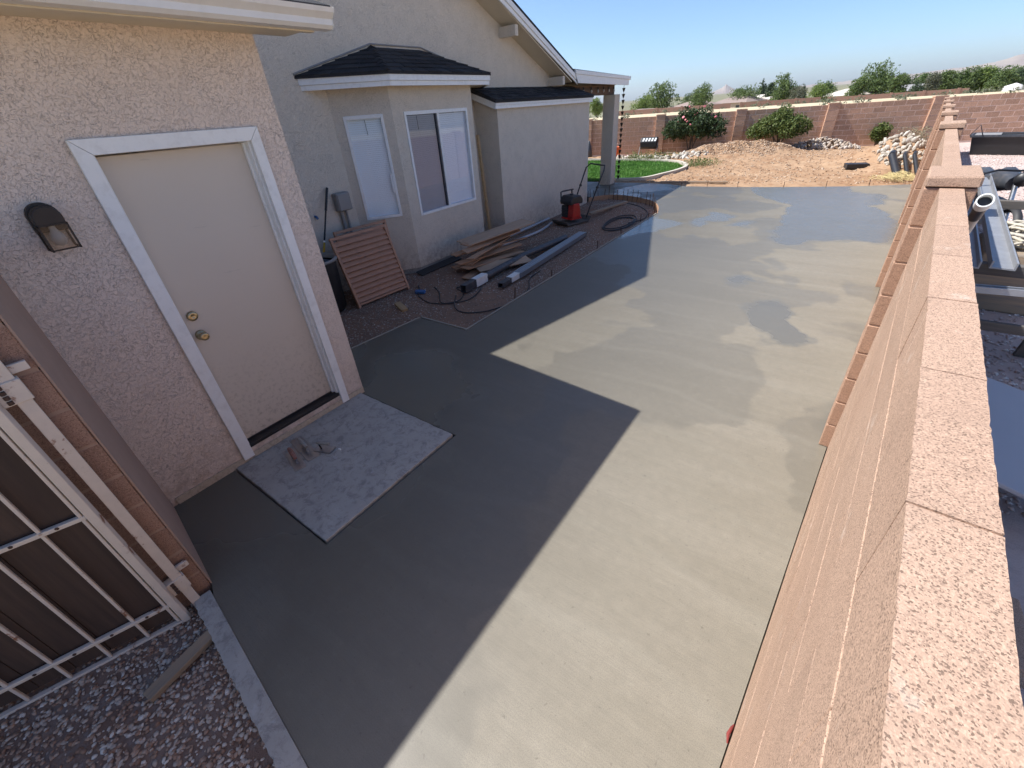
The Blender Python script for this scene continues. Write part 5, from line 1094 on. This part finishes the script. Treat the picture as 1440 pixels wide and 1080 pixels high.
def sawhorse(loc, rz, lab):
    e = empty("sawhorse", loc, rz); tag(e, lab, "sawhorse", "sawhorses behind the side wall"); mat = wood_mat("sawhorse_grey_wood", (.15, .13, .11), (.08, .07, .065))
    mm = MB(); mm.box(-.48, .48, -.045, .045, .78, .87); mm.build("top_rail", mat, e, bevel=.004)
    for x in (-.36, .36):
        for s_ in (-1, 1):
            mm = MB(); mm.extrude([(x - .045, s_ * .03, .80), (x + .045, s_ * .03, .80), (x + .065, s_ * .24, 0), (x - .025, s_ * .24, 0)], (0, s_ * .04, 0)); mm.build("leg", mat, e, bevel=.003)
    mm = MB(); mm.box(-.42, .42, -.17, -.13, .35, .43); mm.build("brace", mat, e, bevel=.003)
    return e
sawhorse((.93, 5.25, -.045), R(4), "nearer grey wooden sawhorse carrying steel channels behind the wall"); sawhorse((.95, 8.2, -.045), R(-3), "farther sawhorse under the steel channels")
def channel(a, b, w, h, lab):
    a, b = Vector(a), Vector(b); d = (b - a).normalized(); x = d.cross(Vector((0, 0, 1))).normalized(); mm = MB(); t = .012
    mm.extrude([a + x * p + Vector((0, 0, q)) for p, q in ((-w / 2, 0), (w / 2, 0), (w / 2, h), (w / 2 - t, h), (w / 2 - t, t), (-w / 2 + t, t), (-w / 2 + t, h), (-w / 2, h))], b - a); return tag(mm.build("steel_channel", M_GALV), lab, "steel channel", "steel channels on the sawhorses")
channel((.80, 5.05, .83), (.84, 9.9, .84), .15, .06, "wide bluish steel channel on the sawhorses, right-hand one"); channel((.60, 5.0, .83), (.62, 9.0, .83), .13, .06, "bluish steel channel nearest the wall on the sawhorses")
channel((.63, 4.75, .72), (1.35, 4.85, .735), .07, .05, "short steel bar set across in front of the nearer sawhorse")
e = empty("pvc_pipe", (.31, 3.05, -.05)); tag(e, "white plastic pipe with open end standing against the side wall", "pipe"); pd = (Vector((.262, 2.60, 1.75)) - Vector((.33, 3.02, -.05))).normalized()
pA, pB = Vector((.40, 4.6, .75)), Vector((.266, 2.66, 1.72)); oo = e.location
m = MB(); m.cyl(pA - oo, pB - oo, .020, n=18, cap=False); m.build("tube", plain("dusty_pvc", (.42, .40, .37), .5), e); m = MB(); d_ = (pB - pA).normalized()
for r in (.027, .0225): m.cyl(pB - oo - d_ * .03, pB - oo + d_ * .035, r, n=20, cap=False)
rim0 = MB(); rg = []; a_ = d_.orthogonal().normalized(); c_ = d_.cross(a_); pe = pB - oo + d_ * .035
m.add([pe + (a_ * math.cos(t) + c_ * math.sin(t)) * r for r in (.027, .0225) for t in [2 * math.pi * k / 20 for k in range(20)]], [(k, (k + 1) % 20, 20 + (k + 1) % 20, 20 + k) for k in range(20)]); m.build("collar", M_PVC, e)
m = MB(); m.cyl(pB - oo - d_ * .2, pB - oo + d_ * .005, .022, n=18); m.build("bore_shade", M_DARK, e)  # dark plug in the open end, its colour standing for the shaded inside
# motorbike front end with mirror, cover and crates
e = empty("parked_motorbike", (1.15, 9.3, -.05), R(15)); tag(e, "dark parked motorbike under a cover with one mirror showing", "motorbike")
m = MB(); m.tube([(-.42, -.1, 1.05), (-.25, .0, 1.08), (0, .06, 1.06), (.25, 0, 1.08), (.42, -.1, 1.05)], .014, 7); hb = m.build("handlebar", M_DARK, e)
for x in (-.42, .42): m = MB(); m.tube([(x, -.1, 1.05), (x * 1.25, -.17, 1.03)], .021, 8); m.build("grip", M_RUBBER, hb)
m = MB(); m.tube([(.22, 0, 1.08), (.34, .02, 1.2), (.42, .0, 1.26)], .008, 6); m.build("mirror_stem", M_DARK, hb); m = MB(); m.lathe([(0, -.012), (.06, -.012), (.085, .0), (.08, .012), (0, .016)], n=14, M=Matrix.Translation((.45, -.02, 1.28)) @ Matrix.Rotation(R(70), 4, 'X')); m.build("mirror", M_CHAR, hb)
m = MB(); m.tube([(.40, .0, 1.26), (.47, .03, 1.40), (.46, .03, 1.56)], .014, 6); m.build("lever", M_DARK, hb)
m = MB(); m.lathe([(0, 0), (.08, .0), (.095, .05), (.09, .10), (0, .12)], n=14, M=Matrix.Translation((0, -.06, .98)) @ Matrix.Rotation(R(90), 4, 'X')); m.build("headlamp", M_DARK, e)
for z0 in (.0,): m = MB(); m.tube([(0, .05, 1.0), (0, -.28, .30)], .03, 8); m.build("fork", M_STEEL, e)
wl = MB(); wl.lathe([(.30, -.05), (.33, -.03), (.34, 0), (.33, .03), (.30, .05), (.27, .03), (.27, -.03), (.30, -.05)], n=24, M=Matrix.Translation((0, -.30, .33)) @ Matrix.Rotation(R(90), 4, 'Y')); wl.build("front_wheel", M_RUBBER, e)
wl = MB(); wl.lathe([(.30, -.06), (.33, -.03), (.34, 0), (.33, .03), (.30, .06), (.26, .03), (.26, -.03), (.30, -.06)], n=24, M=Matrix.Translation((0, 1.1, .33)) @ Matrix.Rotation(R(90), 4, 'Y')); wl.build("rear_wheel", M_RUBBER, e)
m = MB(); m.tube([(0, .05, .90), (0, .35, .92), (0, .65, .82), (0, 1.1, .86), (0, 1.35, .9)], [.09, .16, .13, .13, .05], 10); m.build("tank_and_seat", M_CHAR, e); m = MB(); m.box(-.14, .14, .25, .75, .30, .66); m.build("engine", M_GREYBOX, e, bevel=.04)
thing_box("scrap_panel", "grey sheet-metal panel propped behind the wall near the sawhorse", "panel", Vector((.93, 3.55, .26)), (.62, 1.25, .03), (R(2), R(14), R(2)), plain("slate_blue_panel", (.40, .39, .41), .85, var=.05, scale=3), .008)
thing_box("paving_slab_stack", "pale concrete block lying at the foot of the neighbour's side of the wall", "block", Vector((.75, 2.1, .0)), (.6, .4, .12), (0, 0, .1), M_BLOCK_N, .01)
wire = empty("wire_basket", (1.25, 7.1, -.05)); tag(wire, "heap of pale rope and wire beside the parked motorbike", "heap")
P_ = [(.28 * math.cos(t * 1.7) * (1 + .3 * math.sin(t)), .35 * math.sin(t * 1.3), .72 + .07 * math.sin(t * 2.3)) for t in np.linspace(0, 40, 160)]
m = MB(); m.tube(P_, .016, 5); m.build("rope", plain("cream_rope", (.50, .45, .36), .8), wire); m = MB(); m.box(-.4, .4, -.45, .45, 0, .62); m.build("crate", M_SCRAP, wire, bevel=.02)
for k in range(6): m = MB(); m.tube([(-.1 + k * .1, .5, .75), (.0 + k * .09, 1.1, .72)], .012, 5); m.build("wire_bar", M_GALV, wire)

# ------------------------------------------------------------------ houses and walls beyond
M_FSTUC = plain("far_stucco", (.46, .38, .30), .9); M_FROOF1 = plain("far_brown_tile", (.27, .205, .175), .9); M_FROOF2 = plain("far_pale_tile", (.52, .46, .40), .85); M_FROOF3 = plain("far_grey_tile", (.25, .24, .235), .9); M_FWIN = plain("far_window", (.04, .05, .06), .2)
def far_house(x0, y0, x1, y1, ztop, zeave, f, depth, mroof, lab, gable=False):
    a = Vector((x0 * f, y0 * f, 0)); b = Vector((x1 * f, y1 * f, 0)); d = b - a; L = d.length; zb = float(ground_z(np.array(a.length)))
    e = empty("far_house", (a.x, a.y, zb), math.atan2(d.y, d.x)); tag(e, lab, "house", "houses beyond the back wall")
    he = 2.17 + (zeave - .1 - 2.17) * f - zb; ht = 2.17 + (ztop - .1 - 2.17) * f - zb
    mm = MB(); mm.box(0, L, 0, depth, -1, he); mm.build("wall", M_FSTUC, e)
    mm = MB(); o = .6; ov = [(-o, -o), (L + o, -o), (L + o, depth + o), (-o, depth + o)]; r = L * .28 if not gable else -o
    mm.add([(x, y, he) for x, y in ov] + [(r if not gable else -o, depth / 2, ht), ((L - r) if not gable else L + o, depth / 2, ht)], [(0, 1, 5, 4), (2, 3, 4, 5), (1, 2, 5), (3, 0, 4), (3, 2, 1, 0)]); mm.build("roof", mroof, e)
    for k in range(3): mm = MB(); xc = L * (.2 + .3 * k); mm.box(xc - .6, xc + .6, -.03, .02, he - 1.9, he - .7); w_ = mm.build("window", M_FWIN, e)
f = 1.9
far_house(-30.1, 89.2, -24.2, 87.5, 1.67, .80, f, 12, M_FROOF1, "distant house with brown roof behind the flowering bush")
far_house(-28.2, 103, -22.9, 101, 1.55, .75, f, 10, M_FROOF2, "distant house with pale roof below the pointed conifer", True)
far_house(-15.7, 99, -9.8, 96, 1.50, .62, f, 12, M_FROOF2, "distant house with wide tan roof left of the biggest tree")
far_house(-7.1, 104, -4.0, 102, 1.42, .62, f, 11, M_FROOF3, "distant house with grey gable roof right of the biggest tree", True)
far_house(-38.1, 70.1, -30.8, 66, 1.08, .62, f, 10, M_FROOF1, "distant low brown roof just right of the rain chain")
far_house(-33.6, 80.6, -29.0, 78, 1.55, .82, f, 10, M_FROOF1, "distant dark-roofed house left of the flowering bush")
M_FFENCE = plain("far_block", (.30, .175, .13), .95)
def far_fence(ax, ay, bx, by, lab):
    a = Vector((ax, ay, 0)); b = Vector((bx, by, 0)); d = b - a; zb = float(ground_z(np.array(a.length))); mm = MB(); mm.box(0, d.length, -.1, .1, -1.5, 1.45); n = int(d.length / 6)
    for k in range(n + 1): mm.box(k * 6 - .25, k * 6 + .25, -.22, .22, -1.5, 1.58)
    o = mm.build("far_boundary_wall", M_FFENCE, loc=(a.x, a.y, zb)); o.rotation_euler.z = math.atan2(d.y, d.x); tag(o, lab, "wall", "boundary walls of the distant houses")
far_fence(-66, 118, -38, 126, "distant red-brown boundary wall behind the lawn side"); far_fence(-38, 134, -22, 140, "distant boundary wall below the pale-roofed house"); far_fence(-21, 146, 4, 152, "distant boundary wall below the tan and grey roofs")
bo = []
for k, (x, y, s, lb) in enumerate([(10.9, 150, 1.5, "larger pale boulder in the dry field at the right"), (13.0, 152, 1.1, "smaller pale boulder right of the larger one in the field")]):
    o = place("boulder", rock_mesh(plain("pale_boulder", (.62, .58, .55), .9), 400 + k), (x, y, float(ground_z(np.array(y))) + .6), (0, 0, k), None, (s * 1.4, s, s * 1.1)); tag(o, lb, "boulder")
# low shrubs dotted over the dry field: nobody could count them
P = np.column_stack([rng.uniform(-70, 30, 150), rng.uniform(62, 125, 150)]); z = ground_z(np.hypot(P[:, 0], P[:, 1])); C = np.column_stack([P, z + .18]); C = np.repeat(C, 12, 0) + rng.normal(0, .26, (1800, 3)) * [1.1, 1.1, .6]
V_, F_, at_ = leaves(C, .16, 3, .12); tag(np_obj("field_scrub", V_, F_, M_LEAF["grey"], None, at_), "low grey-green scrub dotted over the dry field", "scrub", kind="stuff")

# ------------------------------------------------------------------ air
hz = NT("air"); hz.t.nodes.remove(hz.b); pv = hz.n("ShaderNodeVolumePrincipled"); pv.inputs["Color"].default_value = (.86, .90, 1.0, 1); pv.inputs["Density"].default_value = 4e-5; pv.inputs["Anisotropy"].default_value = .3
hz.l(pv.outputs[0], hz.out.inputs["Volume"])
m = MB(); m.box(-10500, 10500, -10500, 10500, -12, 190); o = m.build("haze", hz.m); tag(o, "thin pale air over the whole valley", "haze", kind="stuff")
